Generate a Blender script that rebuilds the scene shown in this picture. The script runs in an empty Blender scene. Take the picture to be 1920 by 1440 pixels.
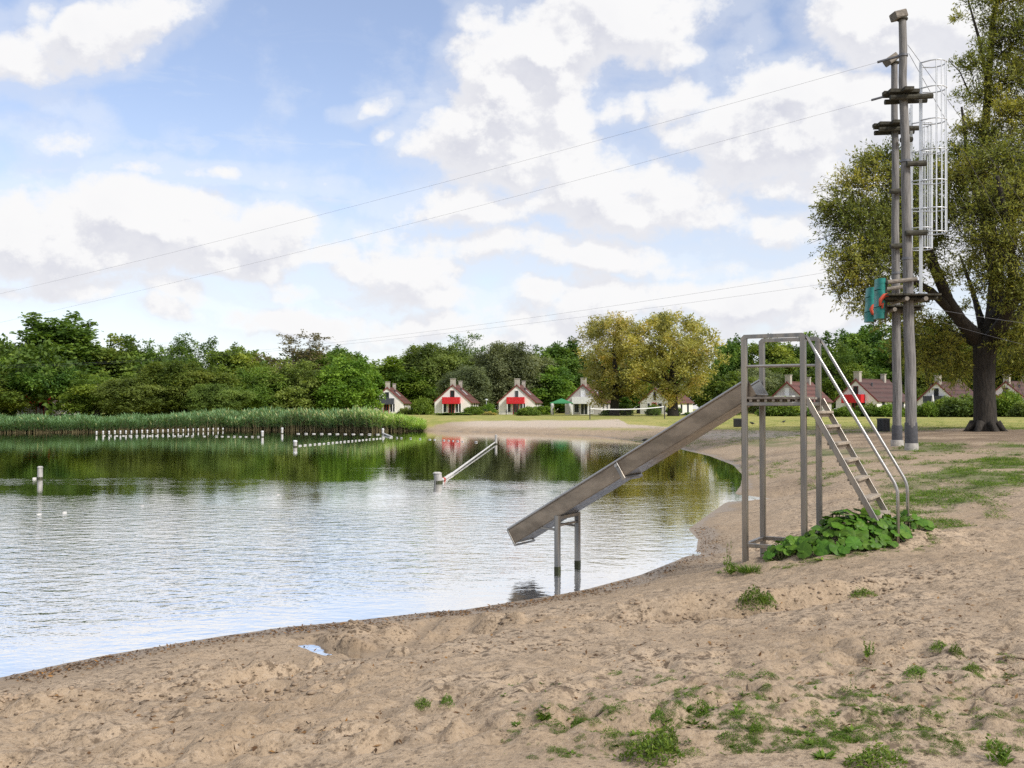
import bpy, math, random
import numpy as np
from mathutils import Vector, Matrix

random.seed(7)
RNG = np.random.default_rng(7)
SC = bpy.context.scene
COL = SC.collection

# ------------------------------------------------------------------ camera
EYE = 2.05
F = 1867.0                       # focal length in pixels of the 1920 px wide photograph (35 mm lens)
PITCH = math.atan(45.0 / F)
cam_d = bpy.data.cameras.new('camera')
cam_d.sensor_width = 36.0
cam_d.lens = 36.0 * F / 1920.0
cam_d.clip_start = 0.05
cam_d.clip_end = 3000.0
cam = bpy.data.objects.new('camera', cam_d)
COL.objects.link(cam)
cam.location = (0, 0, EYE)
cam.rotation_euler = (math.pi / 2 + PITCH, 0, 0)
SC.camera = cam
CP, SP = math.cos(PITCH), math.sin(PITCH)


def ray(px, py):
    u, v = (px - 960.0) / F, (720.0 - py) / F
    return Vector((u, CP - v * SP, SP + v * CP))


def at(px, py, Y):
    """world point seen at photo pixel (px, py) at distance Y along +y"""
    d = ray(px, py)
    t = Y / d.y
    return Vector((d.x * t, Y, EYE + d.z * t))


def on_z(px, py, z):
    d = ray(px, py)
    t = (z - EYE) / d.z
    return Vector((d.x * t, d.y * t, z))


def project(x, y, z):
    yy = y * CP + (z - EYE) * SP
    vv = -y * SP + (z - EYE) * CP
    yy = np.maximum(yy, 1e-3)
    return 960.0 + F * x / yy, 720.0 - F * vv / yy


# ------------------------------------------------------------------ light
SUN_DIR = Vector((0.64, -0.60, 0.78)).normalized()
SUN_EL = math.asin(SUN_DIR.z)
SUN_ROT = math.atan2(SUN_DIR.x, SUN_DIR.y)
sun_d = bpy.data.lights.new('sun', 'SUN')
sun_d.energy = 3.6
sun_d.angle = math.radians(11)
sun_d.color = (1.0, 0.95, 0.87)
sun = bpy.data.objects.new('sun', sun_d)
COL.objects.link(sun)
sun.rotation_euler = SUN_DIR.to_track_quat('Z', 'Y').to_euler()
sun.location = (0, 0, 60)

SC.view_settings.view_transform = 'Standard'
SC.view_settings.look = 'None'
SC.view_settings.gamma = 1.0
SC.view_settings.use_curve_mapping = False
SC.view_settings.exposure = 0.0
SC.render.engine = 'CYCLES'
try:
    SC.cycles.use_denoising = False
    SC.cycles.denoiser = 'OPENIMAGEDENOISE'
    SC.cycles.denoising_input_passes = 'RGB_ALBEDO_NORMAL'
    SC.cycles.max_bounces = 7
    SC.cycles.transparent_max_bounces = 12
    SC.cycles.diffuse_bounces = 3
    SC.cycles.glossy_bounces = 3
    SC.cycles.transmission_bounces = 3
    SC.cycles.caustics_reflective = False
    SC.cycles.caustics_refractive = False
    SC.cycles.sample_clamp_indirect = 6.0
except Exception:
    pass

# ------------------------------------------------------------------ sky
W = bpy.data.worlds.new('World')
SC.world = W
W.use_nodes = True
WT = W.node_tree
WT.nodes.clear()
SKY_K = 0.1


class G:
    """small helper to wire node trees"""
    def __init__(self, t):
        self.t = t

    def put(self, sock, v):
        if hasattr(v, 'is_output'):
            self.t.links.new(v, sock)
        else:
            sock.default_value = v

    def m(self, op, a, b=None, c=None, clamp=False):
        n = self.t.nodes.new('ShaderNodeMath')
        n.operation = op
        n.use_clamp = clamp
        for i, v in enumerate((a, b, c)):
            if v is not None:
                self.put(n.inputs[i], v)
        return n.outputs[0]

    def v(self, op, a, b=None, c=None, scale=None):
        n = self.t.nodes.new('ShaderNodeVectorMath')
        n.operation = op
        for i, v in enumerate((a, b, c)):
            if v is not None:
                self.put(n.inputs[i], v)
        if scale is not None:
            self.put(n.inputs['Scale'], scale)
        return n.outputs['Value'] if op in ('DOT_PRODUCT', 'LENGTH') else n.outputs[0]

    def noise(self, vec, scale, detail=4.0, rough=0.5, dist=0.0, lac=2.0, out='Fac'):
        n = self.t.nodes.new('ShaderNodeTexNoise')
        n.noise_dimensions = '3D'
        self.put(n.inputs['Vector'], vec)
        n.inputs['Scale'].default_value = scale
        n.inputs['Detail'].default_value = detail
        n.inputs['Roughness'].default_value = rough
        n.inputs['Distortion'].default_value = dist
        n.inputs['Lacunarity'].default_value = lac
        return n.outputs[out]

    def voro(self, vec, scale, feature='F1', out='Distance', rnd=1.0):
        n = self.t.nodes.new('ShaderNodeTexVoronoi')
        n.feature = feature
        self.put(n.inputs['Vector'], vec)
        n.inputs['Scale'].default_value = scale
        n.inputs['Randomness'].default_value = rnd
        return n.outputs[out]

    def mapping(self, vec, loc=(0, 0, 0), rot=(0, 0, 0), scale=(1, 1, 1), typ='POINT'):
        n = self.t.nodes.new('ShaderNodeMapping')
        n.vector_type = typ
        self.put(n.inputs['Vector'], vec)
        n.inputs['Location'].default_value = loc
        n.inputs['Rotation'].default_value = rot
        n.inputs['Scale'].default_value = scale
        return n.outputs[0]

    def smooth(self, x, lo, hi, a=0.0, b=1.0):
        n = self.t.nodes.new('ShaderNodeMapRange')
        n.interpolation_type = 'SMOOTHSTEP'
        self.put(n.inputs['Value'], x)
        self.put(n.inputs['From Min'], lo)
        self.put(n.inputs['From Max'], hi)
        self.put(n.inputs['To Min'], a)
        self.put(n.inputs['To Max'], b)
        return n.outputs[0]

    def lin(self, x, lo, hi, a=0.0, b=1.0):
        n = self.t.nodes.new('ShaderNodeMapRange')
        n.clamp = True
        self.put(n.inputs['Value'], x)
        n.inputs['From Min'].default_value = lo
        n.inputs['From Max'].default_value = hi
        n.inputs['To Min'].default_value = a
        n.inputs['To Max'].default_value = b
        return n.outputs[0]

    def mix(self, f, a, b, blend='MIX'):
        n = self.t.nodes.new('ShaderNodeMix')
        n.data_type = 'RGBA'
        n.blend_type = blend
        n.clamp_factor = True
        self.put(n.inputs[0], f)
        for s, v in ((n.inputs[6], a), (n.inputs[7], b)):
            if not hasattr(v, 'is_output') and len(v) == 3:
                v = (*v, 1.0)
            self.put(s, v)
        return n.outputs[2]

    def ramp(self, f, stops):
        n = self.t.nodes.new('ShaderNodeValToRGB')
        r = n.color_ramp
        while len(r.elements) > 1:
            r.elements.remove(r.elements[-1])
        for i, (p, c) in enumerate(stops):
            e = r.elements[0] if i == 0 else r.elements.new(p)
            e.position = p
            e.color = (*c, 1.0) if len(c) == 3 else c
        self.put(n.inputs[0], f)
        return n.outputs[0]

    def node(self, typ, **kw):
        n = self.t.nodes.new(typ)
        for k, v in kw.items():
            setattr(n, k, v)
        return n


def azel(px, py):
    d = ray(px, py).normalized()
    return math.atan2(d.x, d.y), math.asin(d.z)


# clouds that stood over the lake: centre, half width, half height (photo px), tilt, weight
CLOUDS = [
    # long bar upper left
    (40, 110, 130, 52, 12, .8), (150, 75, 120, 48, 32, .8), (270, 25, 110, 55, 28, .85),
    (50, 35, 60, 24, 15, .38),
    (140, 205, 90, 24, -18, .34), (150, 265, 60, 30, 10, .36), (205, 235, 40, 28, -30, .34),
    # cumulus at the left
    (70, 440, 150, 85, 0, .95), (215, 410, 120, 70, 0, .95), (330, 440, 150, 80, 0, .95),
    (480, 445, 130, 62, 0, .9), (300, 490, 330, 42, 0, .8),
    (640, 500, 75, 32, 0, .7), (780, 530, 110, 55, 8, .75), (850, 565, 60, 30, 0, .6),
    (150, 535, 170, 30, 0, .5), (330, 550, 100, 30, -14, .45), (290, 588, 60, 26, -12, .6),
    (520, 545, 110, 26, 0, .4), (545, 605, 130, 34, -5, .7), (420, 597, 36, 18, 0, .5),
    (18, 545, 26, 18, 0, .5), (660, 570, 50, 14, -10, .38), (30, 515, 80, 18, 0, .4),
    (672, 224, 44, 22, 18, .42), (730, 275, 20, 12, 0, .3),
    # the large white mass in the middle
    (900, 130, 80, 70, 0, .9), (960, 190, 140, 110, 0, 1.0), (1060, 90, 140, 110, 20, 1.0),
    (1150, 40, 190, 95, 0, .9), (1180, 200, 70, 40, 0, .6), (1040, 190, 100, 100, 0, .9),
    (880, 270, 120, 60, 0, 1.0), (1000, 300, 190, 80, 0, .9), (1130, 370, 260, 60, -8, .9),
    (900, 390, 140, 50, 0, .6), (1250, 350, 140, 60, 0, .8), (1000, 470, 260, 50, 0, .55), (890, 30, 50, 34, -20, .34),
    (1280, 195, 80, 50, 30, .6), (1330, 240, 110, 60, 25, .75), (1480, 190, 130, 85, 0, 1.0),
    (1600, 220, 150, 90, 0, 1.0), (1480, 290, 200, 70, 0, .9), (1410, 70, 38, 26, 30, .4),
    (1640, 50, 130, 70, -10, .9), (1780, 60, 160, 90, 0, .9), (1800, 200, 160, 120, 0, .8),
    (1450, 430, 120, 40, 0, .6), (1180, 480, 200, 40, 0, .6), (1250, 560, 250, 45, 0, .7),
    (1480, 570, 260, 50, 0, .75), (1100, 570, 160, 50, 0, .7), (1000, 600, 220, 36, 0, .6),
    (1750, 420, 200, 120, 0, .8), (1620, 520, 200, 60, 0, .6), (820, 610, 170, 30, 0, .6), (1000, 645, 320, 26, 0, .6), (1450, 625, 330, 34, 0, .6),
    (690, 600, 60, 16, -10, .35), (1330, 500, 90, 24, 0, .45), (480, 340, 150, 16, -6, .22), (300, 320, 170, 14, 4, .2),
]

grp = bpy.data.node_groups.new('cloud_density', 'ShaderNodeTree')
grp.interface.new_socket('Dir', in_out='INPUT', socket_type='NodeSocketVector')
grp.interface.new_socket('Density', in_out='OUTPUT', socket_type='NodeSocketFloat')
g = G(grp)
gi = grp.nodes.new('NodeGroupInput')
go = grp.nodes.new('NodeGroupOutput')
sep = g.node('ShaderNodeSeparateXYZ')
grp.links.new(gi.outputs[0], sep.inputs[0])
az = g.m('ARCTAN2', sep.outputs[0], sep.outputs[1])
el = g.m('ARCSINE', sep.outputs[2])
warp = g.noise(gi.outputs[0], 9.0, 3.0, 0.55, out='Color')
wv = g.v('MULTIPLY_ADD', warp, (0.09, 0.06, 0), (-0.045, -0.03, 0))
comb = g.node('ShaderNodeCombineXYZ')
grp.links.new(az, comb.inputs[0])
grp.links.new(el, comb.inputs[1])
ae = g.v('ADD', comb.outputs[0], wv)
E = None
for (cx, cy, rx, ry, tilt, h) in CLOUDS:
    a0, e0 = azel(cx, cy)
    q = g.mapping(ae, (a0, e0, 0), (0, 0, math.radians(tilt)), (rx / F * 1.02, ry / F * 1.02, 1), 'TEXTURE')
    q2 = g.v('DOT_PRODUCT', q, q)
    val = g.m('MULTIPLY_ADD', q2, -h * 0.72, h)
    E = val if E is None else g.m('SMOOTH_MAX', E, val, 0.08)
E = g.m('MAXIMUM', E, -0.42)
# away from the charted part of the sky the same broken cumulus goes on
aaz = g.m('ABSOLUTE', az)
away = g.m('MAXIMUM', g.smooth(aaz, 0.52, 0.75), g.smooth(el, 0.42, 0.6))
gen = g.lin(g.noise(gi.outputs[0], 3.2, 3.0, 0.5), 0.36, 0.64, -0.5, 1.05)
mixn = g.node('ShaderNodeMix')
mixn.data_type = 'FLOAT'
grp.links.new(away, mixn.inputs[0])
grp.links.new(E, mixn.inputs[2])
grp.links.new(gen, mixn.inputs[3])
E = mixn.outputs[0]
flat = g.v('MULTIPLY', gi.outputs[0], (1, 1, 1.25))
n1 = g.noise(flat, 15.0, 10.0, 0.62)
bil = g.voro(g.v('ADD', flat, g.v('SCALE', warp, scale=0.06)), 26.0, 'SMOOTH_F1')
d = g.m('MULTIPLY_ADD', n1, 1.9, g.m('SUBTRACT', E, 1.0))
d = g.m('ADD', d, g.m('MULTIPLY_ADD', bil, -0.50, 0.15))
grp.links.new(d, go.inputs[0])

w = G(WT)
tc = w.node('ShaderNodeTexCoord')
DIR = tc.outputs['Generated']
sky = w.node('ShaderNodeTexSky')
sky.sky_type = 'NISHITA'
sky.sun_disc = False
sky.sun_elevation = SUN_EL
sky.sun_rotation = SUN_ROT
sky.altitude = 0.0
sky.air_density = 1.0
sky.dust_density = 0.6
sky.ozone_density = 1.6
ga = w.node('ShaderNodeGroup')
ga.node_tree = grp
WT.links.new(DIR, ga.inputs[0])
gb = w.node('ShaderNodeGroup')
gb.node_tree = grp
off = w.v('ADD', DIR, (0.010, 0.0, 0.019))
WT.links.new(w.v('NORMALIZE', off), gb.inputs[0])
dens, dens2 = ga.outputs[0], gb.outputs[0]
sepw = w.node('ShaderNodeSeparateXYZ')
WT.links.new(DIR, sepw.inputs[0])
zz = sepw.outputs[2]
# blue sky, paler towards the horizon where the veil of thin cloud is seen edge-on
blue = w.mix(1.0, sky.outputs[0], (2.0, 1.82, 1.86), 'MULTIPLY')
cirr = w.noise(w.mapping(DIR, (0, 0, 0), (0, 0.35, 0.2), (5, 5, 20)), 1.5, 7.0, 0.62, 0.6)
veil = w.m('MULTIPLY', w.smooth(cirr, 0.42, 0.72), w.smooth(zz, 0.40, 0.14, 0.10, 0.75))
veil = w.m('MAXIMUM', veil, w.smooth(zz, 0.34, 0.02, 0.14, 0.55))
skyc = w.mix(veil, blue, (8.1, 8.6, 9.4))
alpha = w.smooth(dens, -0.10, 0.46)
thin = w.smooth(dens, -0.60, 0.10, 0.0, 0.34)
alpha = w.m('MAXIMUM', alpha, thin)
lit = w.smooth(w.m('SUBTRACT', dens2, dens), -0.14, 0.20)
thick = w.smooth(dens, 0.35, 1.15)
shade = w.m('MULTIPLY', lit, w.m('MULTIPLY_ADD', thick, 0.5, 0.5))
shade = w.m('ADD', shade, w.m('MULTIPLY', thick, w.smooth(w.noise(DIR, 7.0, 4.0, 0.55), 0.42, 0.68, 0.0, 0.22)), clamp=True)
cloudc = w.mix(shade, (9.6, 9.57, 9.62), (6.8, 6.93, 7.75))
finalc = w.mix(alpha, skyc, cloudc)
bg = w.node('ShaderNodeBackground')
WT.links.new(finalc, bg.inputs['Color'])
bg.inputs['Strength'].default_value = SKY_K
wo = w.node('ShaderNodeOutputWorld')
WT.links.new(bg.outputs[0], wo.inputs['Surface'])

# ------------------------------------------------------------------ helpers


def tag(o, label=None, cat=None, group=None, kind=None):
    if label:
        o['label'] = label
    if cat:
        o['category'] = cat
    if group:
        o['group'] = group
    if kind:
        o['kind'] = kind
    return o


def empty(name, loc, label, cat, group=None, rz=0.0):
    o = bpy.data.objects.new(name, None)
    o.empty_display_size = 0.1
    COL.objects.link(o)
    o.location = loc
    o.rotation_euler = (0, 0, rz)
    return tag(o, label, cat, group)


def make_mesh(name, v, f, mats=None, smooth=None, tint=None, fmat=None):
    """v: (n,3) array, f: (m,3) or (m,4) array, or list of index lists"""
    me = bpy.data.meshes.new(name)
    v = np.asarray(v, dtype=np.float32)
    if isinstance(f, np.ndarray):
        k = f.shape[1]
        me.vertices.add(len(v))
        me.vertices.foreach_set('co', v.ravel())
        me.loops.add(f.size)
        me.loops.foreach_set('vertex_index', f.astype(np.int32).ravel())
        me.polygons.add(len(f))
        me.polygons.foreach_set('loop_start', np.arange(0, f.size, k, dtype=np.int32))
        me.update(calc_edges=True)
    else:
        me.from_pydata(v.tolist(), [], f)
    for m_ in (mats or []):
        me.materials.append(m_)
    if fmat is not None:
        me.polygons.foreach_set('material_index', np.asarray(fmat, dtype=np.int32))
    if tint is not None:
        a = me.attributes.new('tint', 'FLOAT', 'FACE')
        a.data.foreach_set('value', np.asarray(tint, dtype=np.float32))
    if smooth == 'all':
        me.shade_smooth()
    elif smooth:
        me.shade_smooth()
        me.set_sharp_from_angle(angle=smooth)
    me.validate()
    return me


def link(name, me, parent=None):
    o = bpy.data.objects.new(name, me)
    COL.objects.link(o)
    if parent is not None:
        o.parent = parent
    return o


class MB:
    """collects shapes into one mesh"""
    def __init__(self):
        self.v, self.f, self.n = [], [], 0

    def add(self, vs, fs):
        self.v.extend([tuple(p) for p in vs])
        self.f.extend([[i + self.n for i in q] for q in fs])
        self.n += len(vs)
        return self

    def box(self, c, s, rz=0.0):
        cx, cy, cz = c
        hx, hy, hz = s[0] / 2, s[1] / 2, s[2] / 2
        co, si = math.cos(rz), math.sin(rz)
        vs = []
        for dz in (-hz, hz):
            for dx, dy in ((-hx, -hy), (hx, -hy), (hx, hy), (-hx, hy)):
                vs.append((cx + dx * co - dy * si, cy + dx * si + dy * co, cz + dz))
        return self.add(vs, [[3, 2, 1, 0], [4, 5, 6, 7], [0, 1, 5, 4], [1, 2, 6, 5], [2, 3, 7, 6], [3, 0, 4, 7]])

    def beam(self, a, b, wd, h, side=None, ch=0.12):
        """rectangular tube from a to b; side = direction of its width"""
        a, b = Vector(a), Vector(b)
        d = (b - a).normalized()
        if side is None:
            side = Vector((0, 0, 1)).cross(d)
            if side.length < 1e-4:
                side = Vector((1, 0, 0))
        s = Vector(side)
        s = (s - d * s.dot(d)).normalized()
        u = d.cross(s)
        c = ch * min(wd, h)
        x, y = wd / 2, h / 2
        sec = [(-x + c, -y), (x - c, -y), (x, -y + c), (x, y - c), (x - c, y), (-x + c, y), (-x, y - c), (-x, -y + c)]
        vs = [p + s * q[0] + u * q[1] for p in (a, b) for q in sec]
        fs = [[i, (i + 1) % 8, 8 + (i + 1) % 8, 8 + i] for i in range(8)]
        fs += [list(range(7, -1, -1)), list(range(8, 16))]
        return self.add(vs, fs)

    def tube(self, pts, r, n=8, cap=True):
        pts = [Vector(p) for p in pts]
        rs = r if hasattr(r, '__len__') else [r] * len(pts)
        prev = None
        vs = []
        for i, p in enumerate(pts):
            if i == 0:
                d = pts[1] - p
            elif i == len(pts) - 1:
                d = p - pts[i - 1]
            else:
                d = (pts[i + 1] - p).normalized() + (p - pts[i - 1]).normalized()
            d = d.normalized()
            if prev is None:
                ref = Vector((0, 0, 1)) if abs(d.z) < 0.9 else Vector((1, 0, 0))
                s = d.cross(ref).normalized()
            else:
                s = (prev - d * prev.dot(d)).normalized()
            prev = s
            u = d.cross(s)
            for k in range(n):
                t = 2 * math.pi * k / n
                vs.append(p + s * (rs[i] * math.cos(t)) + u * (rs[i] * math.sin(t)))
        fs = []
        for i in range(len(pts) - 1):
            for k in range(n):
                k2 = (k + 1) % n
                fs.append([i * n + k, i * n + k2, (i + 1) * n + k2, (i + 1) * n + k])
        if cap:
            fs.append(list(range(n - 1, -1, -1)))
            fs.append([(len(pts) - 1) * n + k for k in range(n)])
        return self.add(vs, fs)

    def lathe(self, c, prof, n=12):
        c = Vector(c)
        vs, fs = [], []
        for (r, z) in prof:
            for k in range(n):
                t = 2 * math.pi * k / n
                vs.append((c.x + r * math.cos(t), c.y + r * math.sin(t), c.z + z))
        for i in range(len(prof) - 1):
            for k in range(n):
                k2 = (k + 1) % n
                fs.append([i * n + k, i * n + k2, (i + 1) * n + k2, (i + 1) * n + k])
        fs.append(list(range(n - 1, -1, -1)))
        fs.append([(len(prof) - 1) * n + k for k in range(n)])
        return self.add(vs, fs)

    def prism(self, poly, ext):
        """closed outline (3d points, planar) pushed along vector ext"""
        e = Vector(ext)
        n = len(poly)
        a = [Vector(p) for p in poly]
        vs = a + [p + e for p in a]
        fs = [list(range(n - 1, -1, -1)), list(range(n, 2 * n))]
        fs += [[i, (i + 1) % n, n + (i + 1) % n, n + i] for i in range(n)]
        return self.add(vs, fs)

    def mesh(self, name, mat, smooth=0.6, offset=None):
        v = np.array(self.v, dtype=np.float32)
        if offset is not None:
            v = v - np.array(offset, dtype=np.float32)
        me = make_mesh(name, v, self.f, [mat], smooth)
        import bmesh
        b = bmesh.new()
        b.from_mesh(me)
        bmesh.ops.recalc_face_normals(b, faces=b.faces)
        b.to_mesh(me)
        b.free()
        return me

    def part(self, name, mat, parent, world=True, smooth=0.6, label=None):
        """child mesh; built in world coordinates when world (parent not rotated)"""
        offset = parent_origin(parent) if (world and parent is not None) else None
        o = link(name, self.mesh(name, mat, smooth, offset), parent)
        if label:
            o['label'] = label
        return o


def parent_origin(p):
    o = Vector((0, 0, 0))
    while p is not None:
        o += p.location
        p = p.parent
    return o


# value noise ---------------------------------------------------------------
def _hash(ix, iy, seed):
    h = (ix.astype(np.int64) * 374761393 + iy.astype(np.int64) * 668265263 + seed * 974634777) & 0xFFFFFFFF
    h = ((h ^ (h >> 13)) * 1274126177) & 0xFFFFFFFF
    h = (h ^ (h >> 16)) & 0xFFFFFFFF
    return h.astype(np.float64) / 4294967295.0


def vnoise(x, y, seed=0):
    ix, iy = np.floor(x), np.floor(y)
    fx, fy = x - ix, y - iy
    fx = fx * fx * fx * (fx * (fx * 6 - 15) + 10)
    fy = fy * fy * fy * (fy * (fy * 6 - 15) + 10)
    a, b = _hash(ix, iy, seed), _hash(ix + 1, iy, seed)
    c, d_ = _hash(ix, iy + 1, seed), _hash(ix + 1, iy + 1, seed)
    return (a * (1 - fx) + b * fx) * (1 - fy) + (c * (1 - fx) + d_ * fx) * fy


def fbm(x, y, oct=4, seed=0, gain=0.5):
    s, a, tot = 0.0, 1.0, 0.0
    for o_ in range(oct):
        s = s + a * vnoise(x * 2 ** o_ + 17.3 * o_, y * 2 ** o_ - 9.1 * o_, seed + o_)
        tot += a
        a *= gain
    return s / tot


def sstep(x, a, b):
    t = np.clip((x - a) / (b - a), 0, 1)
    return t * t * (3 - 2 * t)


# materials ------------------------------------------------------------------
MATS = {}


def mat(name, col, rough=0.6, metal=0.0, var=0.18, scale=6.0, bump=0.0, bscale=30.0, stretch=(1, 1, 1), spec=0.5,
        col2=None, detail=5.0):
    m_ = bpy.data.materials.new(name)
    m_.use_nodes = True
    t = m_.node_tree
    t.nodes.clear()
    q = G(t)
    tcn = q.node('ShaderNodeTexCoord')
    mp = q.mapping(tcn.outputs['Object'], scale=stretch)
    n = q.noise(mp, scale, detail, 0.6)
    c1 = tuple(max(0, c * (1 - var)) for c in col)
    c2 = col2 or tuple(min(1, c * (1 + var)) for c in col)
    c = q.mix(q.smooth(n, 0.3, 0.7), c1, c2)
    b = q.node('ShaderNodeBsdfPrincipled')
    t.links.new(c, b.inputs['Base Color'])
    rr = q.lin(q.noise(mp, scale * 2.3, 3.0), 0.3, 0.7, max(0.02, rough - 0.08), min(1, rough + 0.08))
    t.links.new(rr, b.inputs['Roughness'])
    b.inputs['Metallic'].default_value = metal
    b.inputs['Specular IOR Level'].default_value = spec
    if bump > 0:
        bn = q.node('ShaderNodeBump')
        bn.inputs['Strength'].default_value = 1.0
        bn.inputs['Distance'].default_value = bump
        t.links.new(q.noise(mp, bscale, 6.0, 0.6), bn.inputs['Height'])
        t.links.new(bn.outputs[0], b.inputs['Normal'])
    o = q.node('ShaderNodeOutputMaterial')
    t.links.new(b.outputs[0], o.inputs['Surface'])
    MATS[name] = m_
    return m_


def leaf_mat(name, stops, rough=0.55, trans=0.36, objvar=0.25):
    """foliage: colour from the leaf's own tint, with a shift for each plant"""
    m_ = bpy.data.materials.new(name)
    m_.use_nodes = True
    t = m_.node_tree
    t.nodes.clear()
    q = G(t)
    a = q.node('ShaderNodeAttribute')
    a.attribute_name = 'tint'
    info = q.node('ShaderNodeObjectInfo')
    c = q.ramp(a.outputs['Fac'], stops)
    hs = q.node('ShaderNodeHueSaturation')
    t.links.new(c, hs.inputs['Color'])
    t.links.new(q.lin(info.outputs['Random'], 0, 1, 1 - objvar, 1 + objvar), hs.inputs['Value'])
    t.links.new(q.lin(q.m('FRACT', q.m('MULTIPLY', info.outputs['Random'], 7.13)), 0, 1, 0.488, 0.512), hs.inputs['Hue'])
    b = q.node('ShaderNodeBsdfPrincipled')
    t.links.new(hs.outputs[0], b.inputs['Base Color'])
    b.inputs['Roughness'].default_value = rough
    b.inputs['Specular IOR Level'].default_value = 0.25
    tr = q.node('ShaderNodeBsdfTranslucent')
    tcx = q.mix(1.0, hs.outputs[0], (1.25, 1.2, 0.55), 'MULTIPLY')
    t.links.new(tcx, tr.inputs['Color'])
    mx = q.node('ShaderNodeMixShader')
    mx.inputs[0].default_value = trans
    t.links.new(b.outputs[0], mx.inputs[1])
    t.links.new(tr.outputs[0], mx.inputs[2])
    o = q.node('ShaderNodeOutputMaterial')
    t.links.new(mx.outputs[0], o.inputs['Surface'])
    MATS[name] = m_
    return m_


M_CHUTE = mat('shaded_chute_steel', (0.27, 0.215, 0.16), 0.40, 0.8, 0.3, 5, 0.0002, 60, (.5, .5, 1))  # brown cast of shade and mirrored sand put into the steel colour
M_STEEL = mat('weathered_steel', (0.31, 0.305, 0.295), 0.36, 0.88, 0.3, 9, 0.0002, 60, (1, 1, .12), col2=(0.37, 0.325, 0.27))
M_PIPE = mat('polished_pipe', (0.40, 0.385, 0.36), 0.34, 0.85, 0.08, 8)
M_TREAD = mat('weathered_tread', (0.36, 0.30, 0.23), 0.8, 0, 0.25, 14, 0.002, 40, (1, 1, 4))
M_PLANK = mat('old_plank', (0.22, 0.19, 0.155), 0.85, 0, 0.35, 9, 0.003, 40, (1, 1, 3))
M_POLE = mat('pole_wood', (0.20, 0.188, 0.178), 0.85, 0, 0.38, 7, 0.006, 22, (3, 3, .22))
M_DARKWOOD = mat('dark_mossy_wood', (0.050, 0.046, 0.032), 0.9, 0, 0.5, 8, 0.006, 30)
M_SLEEVE = mat('rubber_sleeve', (0.075, 0.075, 0.085), 0.6, 0, 0.2, 12)
M_CONC = mat('concrete', (0.40, 0.375, 0.34), 0.9, 0, 0.2, 8, 0.004, 40)
M_GALV = mat('galvanised_metal', (0.66, 0.68, 0.70), 0.4, 0.35, 0.06, 6)
M_TEAL = mat('teal_tarpaulin', (0.010, 0.20, 0.17), 0.45, 0, 0.25, 5, 0.012, 7)
M_ORANGE = mat('orange_padding', (0.62, 0.085, 0.035), 0.5, 0, 0.15, 6, 0.004, 12)
M_CABLE = mat('steel_cable', (0.16, 0.16, 0.17), 0.5, 0.5, 0.1)
M_BIN = mat('black_bin', (0.018, 0.019, 0.022), 0.45, 0, 0.2)
M_WALL = mat('cream_render', (0.84, 0.81, 0.76), 0.85, 0, 0.05, 1.2, 0.001, 18)
M_GREYWALL = mat('grey_wall', (0.47, 0.44, 0.415), 0.85, 0, 0.08, 1.5, 0.001, 20)  # plain grey tone, darker than the cream render
M_CHIM = mat('chimney_stone', (0.42, 0.38, 0.33), 0.9, 0, 0.15, 4, 0.006, 15)
M_RED = mat('red_paint', (0.62, 0.018, 0.025), 0.45, 0, 0.08)
M_REDDARK = mat('red_trim', (0.20, 0.045, 0.04), 0.55, 0, 0.1)
M_WHITE = mat('white_paint', (0.80, 0.80, 0.80), 0.5, 0, 0.05)
M_SLATE = mat('dark_grey_paint', (0.055, 0.062, 0.075), 0.5, 0, 0.12)
M_GLASS = mat('window_glass', (0.03, 0.035, 0.04), 0.06, 0, 0.2, 2, spec=0.8)
M_CURTAIN = mat('pale_curtain', (0.66, 0.64, 0.62), 0.9, 0, 0.1, 6)
M_GREENCAN = mat('green_canvas', (0.035, 0.22, 0.075), 0.7, 0, 0.12, 3)
M_PALECAN = mat('pale_blue_canvas', (0.60, 0.66, 0.78), 0.7, 0, 0.06, 3)
M_BARK = mat('willow_bark', (0.034, 0.028, 0.022), 0.95, 0, 0.5, 5, 0.05, 6, (3, 3, .5))
M_BARKF = mat('grey_bark', (0.095, 0.08, 0.062), 0.95, 0, 0.35, 4, 0.03, 6, (2, 2, .5))
M_FLOAT = mat('white_float', (0.62, 0.60, 0.56), 0.5, 0, 0.08)
M_FLOATR = mat('red_float', (0.5, 0.07, 0.04), 0.5, 0, 0.1)
M_POST = mat('silvered_post', (0.46, 0.44, 0.41), 0.85, 0, 0.25, 10, 0.004, 30, (2, 2, .4))
M_ALGAE = mat('algae_band', (0.035, 0.04, 0.012), 0.6, 0, 0.3, 12)
M_CROW = mat('crow_feathers', (0.012, 0.012, 0.014), 0.5, 0, 0.2)
M_TABLE = mat('dark_garden_wood', (0.05, 0.045, 0.045), 0.7, 0, 0.2)
M_STEM = mat('green_stem', (0.13, 0.17, 0.05), 0.6, 0, 0.2)
M_TWIG = mat('dead_twig', (0.10, 0.07, 0.045), 0.9, 0, 0.4, 30)

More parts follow.
